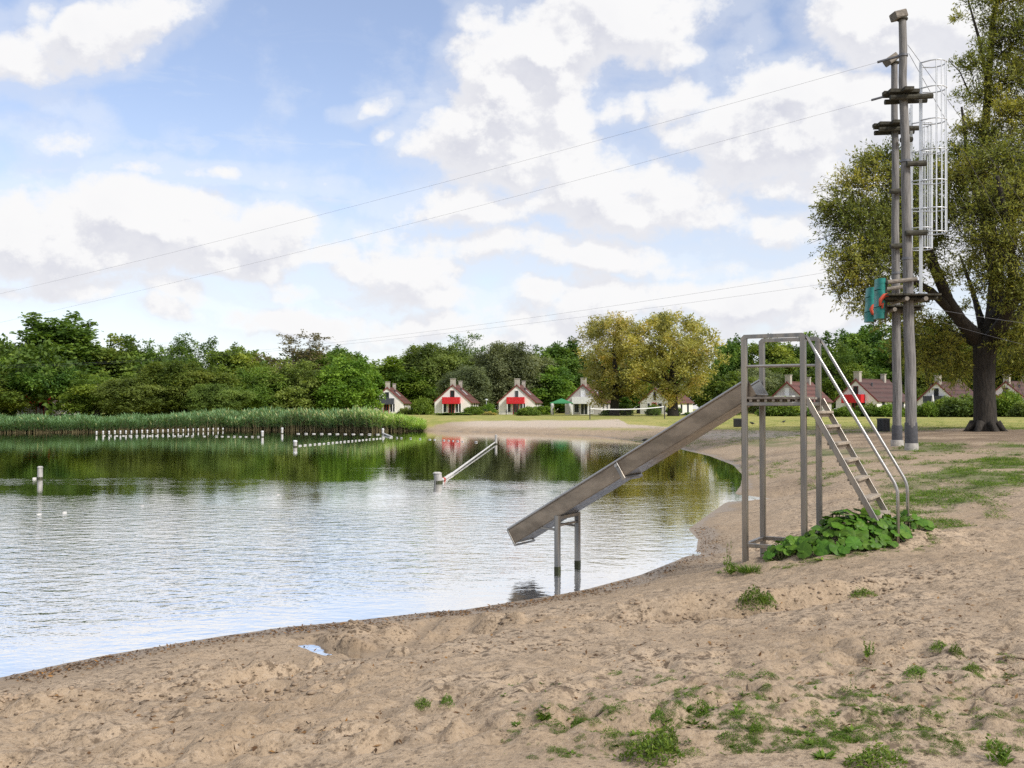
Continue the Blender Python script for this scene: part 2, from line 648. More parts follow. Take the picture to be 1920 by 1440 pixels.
L_DARK = leaf_mat('leaf_dark', [(0, (0.049, 0.101, 0.020)), (.5, (0.121, 0.216, 0.037)), (1, (0.265, 0.380, 0.067))])
L_MID = leaf_mat('leaf_mid', [(0, (0.066, 0.110, 0.020)), (.5, (0.158, 0.238, 0.039)), (1, (0.329, 0.389, 0.068))])
L_BRIGHT = leaf_mat('leaf_bright', [(0, (0.068, 0.138, 0.020)), (.5, (0.173, 0.286, 0.035)), (1, (0.301, 0.424, 0.057))])
L_OLIVE = leaf_mat('leaf_olive', [(0, (0.068, 0.101, 0.024)), (.5, (0.170, 0.240, 0.055)), (1, (0.317, 0.394, 0.104))])
L_GREY = leaf_mat('leaf_greygreen', [(0, (0.097, 0.126, 0.059)), (.5, (0.222, 0.266, 0.129)), (1, (0.389, 0.433, 0.212))])
L_GOLD = leaf_mat('leaf_golden', [(0, (0.155, 0.163, 0.064)), (.45, (0.388, 0.367, 0.123)), (.8, (0.587, 0.519, 0.159)), (1, (0.587, 0.423, 0.139))], trans=.4, objvar=.04)
L_BROWN = leaf_mat('leaf_brown', [(0, (0.079, 0.074, 0.032)), (.5, (0.175, 0.154, 0.074)), (1, (0.280, 0.236, 0.123))], objvar=.1)
L_WILLOW = leaf_mat('leaf_willow', [(0, (.11, .145, .036)), (.45, (.25, .275, .064)), (.8, (.42, .40, .09)), (1, (.50, .41, .09))], trans=.45, objvar=0)
L_BIG = leaf_mat('leaf_butterbur', [(0, (0.039, 0.094, 0.011)), (.5, (0.083, 0.182, 0.018)), (1, (0.154, 0.286, 0.031))], 0.45, 0.3, 0.3)
L_WEED = leaf_mat('leaf_weed', [(0, (0.046, 0.091, 0.013)), (.5, (0.115, 0.193, 0.023)), (1, (0.251, 0.345, 0.050))], objvar=.15)
L_REED = leaf_mat('reed_leaf', [(0, (0.299, 0.237, 0.125)), (.25, (0.112, 0.199, 0.091)), (.6, (0.234, 0.379, 0.174)), (.85, (0.466, 0.626, 0.132)), (1, (0.673, 0.606, 0.362))], 0.6, .3, 0)
L_GRASS = leaf_mat('grass_blade', [(0, (0.073, 0.126, 0.023)), (.5, (0.168, 0.252, 0.039)), (1, (0.358, 0.378, 0.097))], objvar=0)
L_LITTER = leaf_mat('dead_leaf', [(0, (.05, .028, .015)), (.4, (.13, .065, .03)), (.75, (.26, .14, .06)), (1, (.42, .17, .03))], .8, .1, 0)

# ------------------------------------------------------------------ shoreline and ground
_sp = [(0, 1270), (110, 1246), (200, 1228), (400, 1195), (540, 1175), (640, 1166), (800, 1148), (870, 1143), (950, 1130),
       (1030, 1118), (1100, 1105), (1200, 1078), (1270, 1050), (1305, 1030), (1308, 1012), (1290, 992), (1320, 970),
       (1370, 935), (1388, 910), (1391, 890), (1374, 872), (1330, 855), (1270, 841), (1190, 827), (1100, 817), (950, 811.5),
       (800, 808), (740, 808), (700, 808.5), (640, 807.5), (560, 806.5), (420, 806), (300, 807.5), (180, 810), (0, 811.5)]
SHORE = [tuple(on_z(px, py, 0.0)[:2]) for px, py in _sp]
SHORE += [(-66, 78), (-105, 55), (-130, 10), (-100, -45), (-50, -45), (-22, -9), (-10, 3.0), (-6.2, 5.9)]
SHA = np.array(SHORE)


def shore_dist(x, y):
    """signed distance to the waterline, positive on land"""
    x = np.asarray(x, dtype=np.float64)
    y = np.asarray(y, dtype=np.float64)
    shp = x.shape
    x, y = x.ravel(), y.ravel()
    best = np.full(x.shape, 1e18)
    inside = np.zeros(x.shape, dtype=bool)
    n = len(SHA)
    for i in range(n):
        x1, y1 = SHA[i]
        x2, y2 = SHA[(i + 1) % n]
        dx, dy = x2 - x1, y2 - y1
        t = np.clip(((x - x1) * dx + (y - y1) * dy) / (dx * dx + dy * dy), 0, 1)
        best = np.minimum(best, (x - x1 - t * dx) ** 2 + (y - y1 - t * dy) ** 2)
        if y1 != y2:
            c = ((y1 > y) != (y2 > y)) & (x < (x2 - x1) * (y - y1) / (y2 - y1) + x1)
            inside ^= c
    d_ = np.sqrt(best)
    return np.where(inside, -d_, d_).reshape(shp)


# shapes left in the sand: mounds, hollows and the little channel at the water's edge
def _w(px, py, z=0.15):
    p = on_z(px, py, z)
    return p.x, p.y


FEATURES = []                    # x, y, half length, half width, angle, height
for (px, py, rx, ry, ang, h) in [
        (705, 1180, .40, .16, .15, .03), (660, 1176, .10, .06, .5, .03), (730, 1172, .12, .06, .2, .03),
        (935, 1168, .13, .10, 0, -.09), (935, 1158, .2, .07, 0, .03),
        (1290, 1178, .75, .10, -.15, -.10), (1400, 1182, .5, .10, .1, -.11), (1300, 1160, .8, .16, -.1, .06),
        (1550, 1170, .7, .14, .2, -.10), (1540, 1155, .7, .12, .2, .05), (1215, 1190, .2, .1, 0, -.06),
        (500, 1320, .5, .10, .75, -.09), (430, 1345, .7, .22, .3, -.07), (470, 1290, .5, .2, .4, .05),
        (30, 1330, .5, .2, .2, -.13), (60, 1355, .4, .14, .1, .08), (30, 1395, .5, .12, 0, -.12), (120, 1345, .3, .1, .4, -.08),
        (500, 1390, .25, .12, 0, -.06), (450, 1420, .3, .12, 0, -.05),
        (1600, 940, 1.0, .7, 0, -.10), (1465, 910, .9, .6, 0, -.10), (1450, 1000, .6, .3, 0, -.08), (1600, 1000, .9, .4, .2, .08),
        (1560, 985, .5, .3, 0, -.10), (1700, 1060, 1.6, .7, .1, .10)]:
    x_, y_ = _w(px, py, 0.1 if px < 900 else 0.3)
    FEATURES.append((x_, y_, rx, ry, ang, h * 1.7))

for lx, ly in ((2.65, 11.33), (3.20, 11.02), (3.05, 11.92), (3.60, 11.62)):
    FEATURES.append((lx, ly - .03, .15, .12, 0, -.05))
    FEATURES.append((lx + .05, ly - .24, .22, .08, 0, .022))

TRENCH = []
for pts, hw_, zt in [([(520, 1222), (600, 1250), (720, 1250), (800, 1215)], .50, .030), ([(582, 1200), (640, 1216), (676, 1220)], .105, -.028), ([(690, 1217), (745, 1210), (790, 1188), (812, 1160)], .07, .012)]:
    TRENCH.append((np.array([_w(px, py, .05) for px, py in pts]), hw_, zt))


def base_z(x, y):
    sd = shore_dist(x, y)
    land = np.interp(sd, [0, .15, .4, 1, 2.5, 5, 9, 15, 40, 120, 400], [0, .006, .03, .14, .44, .74, .92, 1.0, 1.03, 1.0, 1.0])
    near = sstep(y, 11.5, 7.0) * sstep(x, 4.5, 1.5)
    land = land * (1 - 0.20 * near)
    wet = -np.interp(-sd, [0, 1, 3, 8, 20], [0, .16, .62, 1.5, 2.2])
    return np.where(sd > 0, land, wet), sd


def ground(x, y, fine=True):
    x = np.asarray(x, dtype=np.float64)
    y = np.asarray(y, dtype=np.float64)
    z, sd = base_z(x, y)
    r = np.sqrt(x * x + y * y)
    beach = sstep(sd, .25, 1.3) * (1 - .8 * sstep(r, 28, 50))
    bump = (fbm(x * .55, y * .55, 3, 3) - .5) * .15 + (fbm(x * 1.9, y * 2.3, 4, 11) - .5) * .040
    z = z + bump * beach
    if fine:
        rid = np.abs(fbm(x * 3.1 + 5, y * 3.9, 3, 23) - .5)
        z = z + beach * (sstep(r, 30, 14)) * ((.09 - rid) * .040 + (fbm(x * 9, y * 11, 3, 31) - .5) * .022)
        z = z + sstep(sd, .02, .3) * sstep(r, 18, 9) * (fbm(x * 22, y * 24, 2, 41) - .5) * .010
    for (fx, fy, rx, ry, ang, h) in FEATURES:
        dx, dy = x - fx, y - fy
        m_ = (np.abs(dx) < 3.2 * rx + ry) & (np.abs(dy) < 3.2 * rx + ry)
        if not m_.any():
            continue
        co, si = math.cos(ang), math.sin(ang)
        u = (dx * co + dy * si) / rx
        v = (-dx * si + dy * co) / ry
        q2 = u * u + v * v
        add = h * np.exp(-q2)
        if fine:
            add = add * (0.65 + .7 * fbm(x * 6, y * 6, 3, 57))
        z = z + np.where(m_, add, 0)
    for pts, hw_, zt in TRENCH:
        m_ = (x > pts[:, 0].min() - 1) & (x < pts[:, 0].max() + 1) & (y > pts[:, 1].min() - 1) & (y < pts[:, 1].max() + 1)
        if not m_.any():
            continue
        best = np.full(x.shape, 9.0)
        for (x1, y1), (x2, y2) in zip(pts, pts[1:]):
            dx, dy = x2 - x1, y2 - y1
            t = np.clip(((x - x1) * dx + (y - y1) * dy) / (dx * dx + dy * dy), 0, 1)
            best = np.minimum(best, np.hypot(x - x1 - t * dx, y - y1 - t * dy))
        wob = hw_ * (.6 + .8 * fbm(x * 5, y * 5, 2, 66))
        k = 1 - sstep(best, wob * .5, wob * (1.6 if hw_ < .3 else 2.2))
        z = z * (1 - k) + zt * k
    mound = np.exp(-(((x - 3.75) / 1.0) ** 2 + ((y - 11.0) / .7) ** 2)) * .10
    return z + mound


def gz(x, y):
    i = min(max(int(np.searchsorted(gx, x)) - 1, 0), len(gx) - 2)
    j = min(max(int(np.searchsorted(gy, y)) - 1, 0), len(gy) - 2)
    fx = (x - gx[i]) / (gx[i + 1] - gx[i])
    fy = (y - gy[j]) / (gy[j + 1] - gy[j])
    return float((ZZ[j, i] * (1 - fx) + ZZ[j, i + 1] * fx) * (1 - fy) + (ZZ[j + 1, i] * (1 - fx) + ZZ[j + 1, i + 1] * fx) * fy)


def axis(lo, hi, step, gl, gh, end_lo, end_hi):
    c = list(np.arange(lo, hi, step))
    s, p = step, c[-1]
    while p < end_hi:
        s *= gh
        p += s
        c.append(p)
    s, p, left = step, lo, []
    while p > end_lo:
        s *= gl
        p -= s
        left.append(p)
    return np.array(left[::-1] + c)


def grid_faces(nx, ny):
    i = np.arange(nx - 1)[None, :] + (np.arange(ny - 1) * nx)[:, None]
    return np.stack([i, i + 1, i + nx + 1, i + nx], -1).reshape(-1, 4)


gx = axis(-4.2, 7.5, .03, 1.03, 1.028, -700, 700)
gy = axis(4.2, 12.5, .03, 1.10, 1.017, -400, 900)
XX, YY = np.meshgrid(gx, gy)
ZZ = ground(XX, YY)
# footprints
for k in range(1500):
    px = RNG.uniform(-60, 1980)
    py = 800 + 640 * RNG.random() ** .55
    p = on_z(px, max(py, 880), .5)
    if p.y > 19:
        continue
    a = RNG.uniform(0, math.pi)
    rx, ry = RNG.uniform(.07, .17), RNG.uniform(.04, .08)
    h = -RNG.uniform(.006, .022)
    x0, x1 = np.searchsorted(gx, [p.x - .5, p.x + .5])
    y0, y1 = np.searchsorted(gy, [p.y - .5, p.y + .5])
    if x1 - x0 < 3 or y1 - y0 < 3:
        continue
    dx, dy = XX[y0:y1, x0:x1] - p.x, YY[y0:y1, x0:x1] - p.y
    u = (dx * math.cos(a) + dy * math.sin(a)) / rx
    v = (-dx * math.sin(a) + dy * math.cos(a)) / ry
    q2 = u * u + v * v
    sdl = ZZ[y0:y1, x0:x1]
    ZZ[y0:y1, x0:x1] += sstep(sdl, .08, .2) * h * (np.exp(-q2) - .45 * np.exp(-(np.sqrt(q2) - 1.6) ** 2 * 2.5))

SD = shore_dist(XX, YY)
PX, PY = project(XX, YY, ZZ)
FRONT = YY > 8
# lawn: beyond this line on the ground
edge = np.interp(PX, [-2000, 640, 790, 850, 1000, 1160, 1178, 1250, 1340, 1480, 1700, 1800, 1920, 2600],
                 [812, 808, 803, 792, 789, 787, 797, 800, 806, 808, 805, 803, 805, 808])
lawn = np.where(FRONT, sstep(edge + (fbm(XX * .35, YY * .12, 3, 71) - .5) * 5 - PY, -1.0, 2.0), 0)
lawn = np.where((YY < 8) & (np.hypot(XX, YY) > 40), 1.0, lawn)
strip = np.where(FRONT, np.exp(-((PY - 804 - (PX - 1120) * .012) / 2.0) ** 2) * sstep(PX, 1030, 1080) * sstep(PX, 1240, 1200), 0)
lawn = np.maximum(lawn, strip * .7)
reedbed = sstep(PX, 800, 760) * sstep(SD, -.5, .5) * (YY > 60)
lawn = np.maximum(lawn, reedbed)


def blob(cx, cy, rx, ry):
    return np.where(FRONT, np.clip(1.15 - ((PX - cx) / rx) ** 2 - ((PY - cy) / ry) ** 2, 0, 1), 0)


patch = np.zeros_like(ZZ)
PATCHES = [(1800, 895, 150, 32), (1880, 880, 90, 26), (1740, 838, 90, 14), (1890, 842, 60, 14), (1460, 832, 90, 7), (1545, 850, 45, 10),
           (1620, 848, 60, 9), (1780, 945, 90, 18), (1700, 915, 60, 16), (1215, 822, 25, 4), (1400, 822, 30, 4)]
for b_ in PATCHES:
    patch = np.maximum(patch, blob(*b_))
patch = patch * sstep(fbm(XX * 1.1, YY * .7, 4, 83), .34, .62)
dirt = np.maximum.reduce([blob(1780, 822, 260, 26), blob(1900, 812, 200, 14) * .9, blob(1640, 1410, 460, 90) * .75, blob(300, 1390, 300, 50) * .4, blob(1500, 912, 90, 18) * .7,
                          blob(1600, 955, 80, 22) * .6, blob(690, 1190, 150, 40) * .6, blob(220, 1350, 420, 90) * .35, blob(1330, 1170, 160, 22) * .5])
dirt = dirt * sstep(fbm(XX * .9, YY * .8, 4, 91), .30, .62)
dry = np.where(FRONT, sstep(PY, 806, 799) * sstep(SD, 1.0, 3.0) * sstep(PX, 820, 900) * sstep(PX, 1420, 1300), 0)
dry = np.maximum(dry, np.where(FRONT, blob(1400, 816, 140, 9), 0)) * .9
dirt = np.where(dry > .05, -dry, dirt)
wet = np.clip(1.15 - sstep(SD + (fbm(XX * 1.3, YY * 1.3, 3, 97) - .5) * .7, .05, .75), 0, 1)
wet = np.maximum(wet, sstep(ZZ, .05, -.01)) * (1 - .75 * sstep(ZZ, -.01, -.08))
gv = np.stack([XX, YY, ZZ], -1).reshape(-1, 3)
gme = make_mesh('ground', gv, grid_faces(len(gx), len(gy)), None, 'all')
ca = gme.attributes.new('masks', 'FLOAT_COLOR', 'POINT')
ca.data.foreach_set('color', np.stack([lawn, wet, patch, dirt], -1).astype(np.float32).ravel())

M_GROUND = bpy.data.materials.new('sand_and_lawn')
M_GROUND.use_nodes = True
T = M_GROUND.node_tree
T.nodes.clear()
q = G(T)
P = q.node('ShaderNodeTexCoord').outputs['Object']
at_ = q.node('ShaderNodeAttribute')
at_.attribute_name = 'masks'
sp_ = q.node('ShaderNodeSeparateColor')
T.links.new(at_.outputs['Color'], sp_.inputs[0])
mL, mW, mP = sp_.outputs[0], sp_.outputs[1], sp_.outputs[2]
mD = at_.outputs['Alpha']
nA = q.noise(P, .9, 5, .6)
nB = q.noise(P, 5.5, 6, .65)
nC = q.noise(P, 38, 5, .7)
nD = q.noise(P, 260, 2, .6)
sand = q.mix(q.smooth(nA, .3, .7), (.40, .292, .186), (.525, .398, .268))
sand = q.mix(q.smooth(nB, .48, .68, 0, .7), sand, (.255, .19, .125))
sand = q.mix(q.smooth(nC, .52, .66, 0, .8), sand, (.145, .103, .066))
sand = q.mix(q.smooth(nC, .45, .30, 0, .6), sand, (.56, .46, .355))
sand = q.mix(q.smooth(nD, .55, .8, 0, .5), sand, (.60, .53, .44))
vo = q.voro(P, 24, 'F1', 'Distance')
speck = q.m('MULTIPLY', q.smooth(vo, .26, .10), q.smooth(q.noise(P, 2.6, 4, .65), .44, .60))
sand = q.mix(q.m('MULTIPLY', speck, .8), sand, (.07, .05, .034))
dm = q.m('MULTIPLY', mD, q.smooth(nB, .25, .55, .45, 1.0), clamp=True)
sand = q.mix(dm, sand, (.21, .145, .09))
nE = q.noise(P, 15, 7, .68)
deb = q.m('MULTIPLY', q.smooth(nE, .50, .61), q.m('MULTIPLY_ADD', q.m('MAXIMUM', mD, 0.0), 1.0, q.smooth(nA, .44, .60, .25, .95)), clamp=True)
sand = q.mix(deb, sand, (.115, .080, .050))
sand = q.mix(q.m('MULTIPLY', mD, -.85, clamp=True), sand, (.60, .505, .40))
sand = q.mix(q.m('MULTIPLY', mP, .8), sand, (.11, .145, .035))
wetc = q.mix(q.smooth(nB, .3, .7), (.20, .150, .098), (.265, .205, .145))
sand = q.mix(q.m('MULTIPLY', mW, .85), sand, wetc)
gA = q.noise(q.mapping(P, scale=(1, .35, 1)), .55, 5, .6)
gB = q.noise(P, 7, 5, .7)
gcol = q.mix(q.smooth(gA, .35, .66), (.25, .265, .050), (.41, .355, .105))
gcol = q.mix(q.smooth(gB, .45, .75, 0, .55), gcol, (.15, .185, .032))
gcol = q.mix(q.m('MULTIPLY', mD, .7, clamp=True), gcol, (.16, .115, .065))
base = q.mix(mL, sand, gcol)
pb = q.node('ShaderNodeBsdfPrincipled')
T.links.new(base, pb.inputs['Base Color'])
rough = q.m('MULTIPLY_ADD', q.smooth(mW, .75, 1.05), -.50, .92)
T.links.new(rough, pb.inputs['Roughness'])
pb.inputs['Specular IOR Level'].default_value = .35
b1 = q.node('ShaderNodeBump')
b1.inputs['Distance'].default_value = .028
hgt = q.m('ADD', q.m('MULTIPLY', nB, .9), q.m('MULTIPLY', nC, .55))
hgt = q.m('ADD', hgt, q.m('MULTIPLY_ADD', nD, .10, q.m('MULTIPLY', nE, .45)))
T.links.new(hgt, b1.inputs['Height'])
T.links.new(q.m('MULTIPLY_ADD', mW, -.7, .95), b1.inputs['Strength'])
T.links.new(b1.outputs[0], pb.inputs['Normal'])
out_ = q.node('ShaderNodeOutputMaterial')
T.links.new(pb.outputs[0], out_.inputs['Surface'])
gme.materials.append(M_GROUND)
gobj = link('ground', gme)
tag(gobj, 'pale trampled sand beach rising to a dry yellow green lawn', 'ground', kind='structure')

# ------------------------------------------------------------------ water
wx = axis(-4.5, 4.5, .15, 1.05, 1.05, -140, 60)
wy = axis(6.5, 16, .15, 1.08, 1.03, -60, 120)
WX, WY = np.meshgrid(wx, wy)
WZ = ground(WX, WY, False)
wf = grid_faces(len(wx), len(wy))
keep = (WZ.ravel()[wf].min(1) < .22)
wf = wf[keep]
wme = make_mesh('lake', np.stack([WX, WY, np.zeros_like(WX)], -1).reshape(-1, 3), wf, None, 'all')
wa = wme.attributes.new('depth', 'FLOAT', 'POINT')
wa.data.foreach_set('value', np.clip(-WZ, 0, 3).astype(np.float32).ravel())
M_WATER = bpy.data.materials.new('lake_water')
M_WATER.use_nodes = True
T = M_WATER.node_tree
T.nodes.clear()
q = G(T)
P = q.node('ShaderNodeTexCoord').outputs['Object']
wat = q.node('ShaderNodeAttribute')
wat.attribute_name = 'depth'
dep = wat.outputs['Fac']
px_ = q.node('ShaderNodeSeparateXYZ')
T.links.new(P, px_.inputs[0])
gust = q.noise(q.mapping(P, scale=(.06, .16, 1)), 1.0, 4, .6)
calm = q.smooth(q.m('ADD', px_.outputs[1], q.m('MULTIPLY_ADD', gust, 46.0, -23.0)), 31, 8, .05, .72)
# the gust dies out in the shallows of the little bay at the right
calm = q.m('MULTIPLY', calm, q.smooth(dep, .0, .30, .25, 1.0))
r1 = q.noise(q.mapping(P, rot=(0, 0, .18), scale=(.75, 1.15, 1)), 3.4, 3, .5)
r2 = q.noise(q.mapping(P, rot=(0, 0, -.25), scale=(.8, 1.1, 1)), 8.5, 3, .55)
r3 = q.noise(q.mapping(P, scale=(.8, 1.0, 1)), 20.0, 2, .5)
wh = q.m('ADD', q.m('MULTIPLY', r1, 1.0), q.m('MULTIPLY_ADD', r2, .42, q.m('MULTIPLY', r3, .10)))
wb = q.node('ShaderNodeBump')
wb.inputs['Distance'].default_value = .028
T.links.new(wh, wb.inputs['Height'])
T.links.new(calm, wb.inputs['Strength'])
fr = q.node('ShaderNodeFresnel')
fr.inputs['IOR'].default_value = 1.333
T.links.new(wb.outputs[0], fr.inputs['Normal'])
gl = q.node('ShaderNodeBsdfGlossy')
gl.inputs['Roughness'].default_value = .02
gl.inputs['Color'].default_value = (1, .99, .975, 1)
T.links.new(wb.outputs[0], gl.inputs['Normal'])
tp = q.node('ShaderNodeBsdfTransparent')
tp.inputs['Color'].default_value = (.96, .89, .74, 1)
df = q.node('ShaderNodeBsdfDiffuse')
df.inputs['Color'].default_value = (.045, .058, .030, 1)
T.links.new(q.mix(q.smooth(dep, .05, .7), (.21, .165, .095), (.045, .058, .030)), df.inputs['Color'])
body = q.node('ShaderNodeMixShader')
T.links.new(q.m('SUBTRACT', 1.0, q.m('POWER', 2.718, q.m('MULTIPLY', dep, -2.3)), clamp=True), body.inputs[0])
T.links.new(tp.outputs[0], body.inputs[1])
T.links.new(df.outputs[0], body.inputs[2])
fin = q.node('ShaderNodeMixShader')
fr2 = q.node('ShaderNodeFresnel')
fr2.inputs['IOR'].default_value = 1.333
frm = q.m('ADD', q.m('MULTIPLY', fr.outputs[0], .5), q.m('MULTIPLY', fr2.outputs[0], .5))
T.links.new(q.m('MULTIPLY_ADD', frm, 2.9, .28, clamp=True), fin.inputs[0])
T.links.new(body.outputs[0], fin.inputs[1])
T.links.new(gl.outputs[0], fin.inputs[2])
out_ = q.node('ShaderNodeOutputMaterial')
T.links.new(fin.outputs[0], out_.inputs['Surface'])
wme.materials.append(M_WATER)
tag(link('lake', wme), 'rippled bathing lake reflecting clouds and dark trees', 'water', kind='structure')

# ------------------------------------------------------------------ foliage generators


def _unit(a):
    return a / np.maximum(np.linalg.norm(a, axis=-1, keepdims=True), 1e-9)


def leaf_quads(pos, axis_, nrm, ln, wd):
    """a rhombic leaf with a slight fold, one quad each"""
    side = _unit(np.cross(nrm, axis_))
    ln = np.asarray(ln)[:, None]
    wd = np.asarray(wd)[:, None]
    tip = pos + axis_ * ln
    mid = pos + axis_ * ln * .45 + nrm * wd * .12
    v = np.stack([pos, mid + side * wd * .5, tip, mid - side * wd * .5], 1).reshape(-1, 3)
    f = np.arange(len(v)).reshape(-1, 4)
    return v, f


def foliage(clumps, per_area, twig, leaves, ll, lw, rng, up=.25, droop=.25, centre=None, inner=.35, tintbase=0.0, spread=.7, tspread=.22):
    """clumps: rows (x, y, z, rx, ry, rz).  Twigs leave each clump and carry the leaves.
    returns leaf verts, faces, tint, twig starts, twig ends"""
    cl = np.asarray(clumps, dtype=np.float64)
    area = (cl[:, 3] * cl[:, 4] + cl[:, 3] * cl[:, 5] + cl[:, 4] * cl[:, 5])
    nt = np.maximum(3, (area * per_area).astype(int))
    ci = np.repeat(np.arange(len(cl)), nt)
    n = len(ci)
    d_ = _unit(rng.normal(size=(n, 3)))
    d_[:, 2] = d_[:, 2] * .9 + .12
    d_ = _unit(d_)
    rr = inner + (1 - inner) * rng.random(n) ** .6
    st = cl[ci, :3] + d_ * cl[ci, 3:6] * (rr * (1 - twig * .6))[:, None]
    td = _unit(d_ + rng.normal(size=(n, 3)) * .45 + np.array([0, 0, up]))
    tl = twig * cl[ci, 3:6].mean(1) * rng.uniform(.6, 1.3, n)
    ctint = np.clip(rng.normal(.5, tspread, len(cl)), .08, .92)
    t = rng.uniform(.05, 1.0, (n, leaves))
    pos = st[:, None, :] + td[:, None, :] * (t * tl[:, None])[..., None]
    pos[..., 2] -= droop * (t ** 2) * tl[:, None]
    pos = pos.reshape(-1, 3)
    m_ = len(pos)
    pos += rng.normal(size=(m_, 3)) * ll * .45
    tdr = np.repeat(td, leaves, 0)
    ax = _unit(tdr * .6 + rng.normal(size=(m_, 3)) * spread + np.array([0, 0, -droop]))
    nr = _unit(np.repeat(d_, leaves, 0) * .5 + rng.normal(size=(m_, 3)) * .5 + np.array([0, 0, .55]))
    nr = _unit(nr - ax * (nr * ax).sum(1, keepdims=True))
    s = rng.uniform(.65, 1.3, m_)
    v, f = leaf_quads(pos, ax, nr, ll * s, lw * s)
    tint = np.clip(ctint[np.repeat(ci, leaves)] + rng.normal(0, .13, m_) + tintbase, 0, 1)
    return v, f, tint, st, st + td * tl[:, None] - np.array([0, 0, 1]) * (droop * tl)[:, None]


def twig_mesh(st, en, r0, rng):
    """three-sided thin twigs"""
    n = len(st)
    d_ = _unit(en - st)
    s = _unit(np.cross(d_, rng.normal(size=(n, 3))))
    u = np.cross(d_, s)
    v = np.zeros((n, 6, 3))
    for k in range(3):
        a = 2 * math.pi * k / 3
        o_ = s * math.cos(a) + u * math.sin(a)
        v[:, k] = st + o_ * r0
        v[:, 3 + k] = en + o_ * r0 * .3
    b = (np.arange(n) * 6)[:, None]
    f = np.concatenate([b + np.array([[k, (k + 1) % 3, 3 + (k + 1) % 3, 3 + k]]) for k in range(3)], 0)
    return v.reshape(-1, 3), f


def limb(a, b, r0, r1, rng, wob=.08, n=6, sides=7):
    a, b = Vector(a), Vector(b)
    L = (b - a).length
    pts, rs = [], []
    for i in range(n + 1):
        t = i / n
        p = a.lerp(b, t)
        if 0 < i < n:
            p = p + Vector(rng.normal(size=3) * wob * L * .5)
        p.z += math.sin(t * math.pi) * L * .05
        pts.append(p)
        rs.append(r0 + (r1 - r0) * t)
    return pts, rs, sides


def crown_clumps(R, z0, z1, n, rng, shape='round', r=(.24, .36), flat=1.0, jag=.2):
    """clumps filling an uneven crown of radius R between z0 and z1"""
    out = []
    zc, hz = (z0 + z1) / 2, (z1 - z0) / 2
    for i in range(n):
        d_ = rng.normal(size=3)
        d_ /= np.linalg.norm(d_)
        rad = rng.uniform(.45, 1.0) ** .6
        rad *= 1 + jag * rng.normal() * .5
        x, y, z = d_ * rad
        zz = z
        if shape == 'cone':
            k = 1.0 - .62 * max(0, (z + .6) / 1.6)
        elif shape == 'dome':
            zz = z * .8 + .15 if z > 0 else z * 1.0
            k = 1.0 if z > -.3 else .92
        elif shape == 'vase':
            k = .65 + .4 * max(-.5, min(1, z + .2))
        else:
            k = 1.0
        cr = R * rng.uniform(*r)
        k *= .80
        out.append((x * R * k, y * R * k, zc + zz * hz * .84, cr, cr, cr * flat))
    return out


TREE_KIND = {}


def tree_kind(key, R, H, base, n, seed, shape, ll, lw, per_area, twig=.55, leaves=9, r=(.24, .36), flat=.85, droop=.2, up=.2,
              jag=.2, trunk_r=.28, stems=1, twigs=False, tspread=.22, inner=.35, spikes=10):
    rng = np.random.default_rng(seed)
    cl = crown_clumps(R, base, H, n, rng, shape, r, flat, jag)
    for i in range(spikes):
        c = cl[rng.integers(len(cl))]
        k = rng.uniform(.10, .18) * R
        t = (c[0] ** 2 + c[1] ** 2) ** .5 / R
        cl.append((c[0] * 1.05, c[1] * 1.05, (base + H) / 2 + (H - base) / 2 * math.sqrt(max(.05, 1 - min(.95, t * t))) * rng.uniform(.85, 1.12 + .10 * (spikes > 30)), k * .6, k * .6, k * 2.1))
    v, f, tint, st, en = foliage(cl, per_area, twig, leaves, ll, lw, rng, up, droop, inner=inner, tspread=tspread)
    crown = make_mesh('crown', v, f, None, None, tint)
    mb = MB()
    order = sorted(cl, key=lambda c: -c[3])
    fork = H * .30
    for s in range(stems):
        ox = 0 if stems == 1 else R * .18 * math.cos(s * 2.4)
        oy = 0 if stems == 1 else R * .18 * math.sin(s * 2.4)
        tr = trunk_r / math.sqrt(stems)
        mb.tube([(ox, oy, -.3), (ox * 1.02, oy, .25), (ox * 1.2 + .05, oy, fork * .5), (ox * 1.4 + .1, oy * 1.3, fork),
                 (ox * 1.5 + .05, oy * 1.5, H * .55), (ox * 1.3, oy * 1.3, H * .80)],
                [tr * 1.5, tr * 1.1, tr * .95, tr * .85, tr * .5, tr * .12], 8)
    for c in order[:16]:
        a = (0.08, 0, max(fork * .6, min(H * .5, c[2] - (c[0] ** 2 + c[1] ** 2) ** .5 * .7)))
        p, rs, sd_ = limb(a, c[:3], trunk_r * .34, trunk_r * .06, rng)
        mb.tube(p, rs, 5)
    trunk = mb.mesh('trunk', None, 'all')
    if twigs:
        tv, tf = twig_mesh(st, en, .018, rng)
    zt = np.percentile(v[:, 2], 99.6)
    rx = np.percentile(np.abs(v[:, 0]), 98)
    TREE_KIND[key] = (crown, trunk, zt, rx)


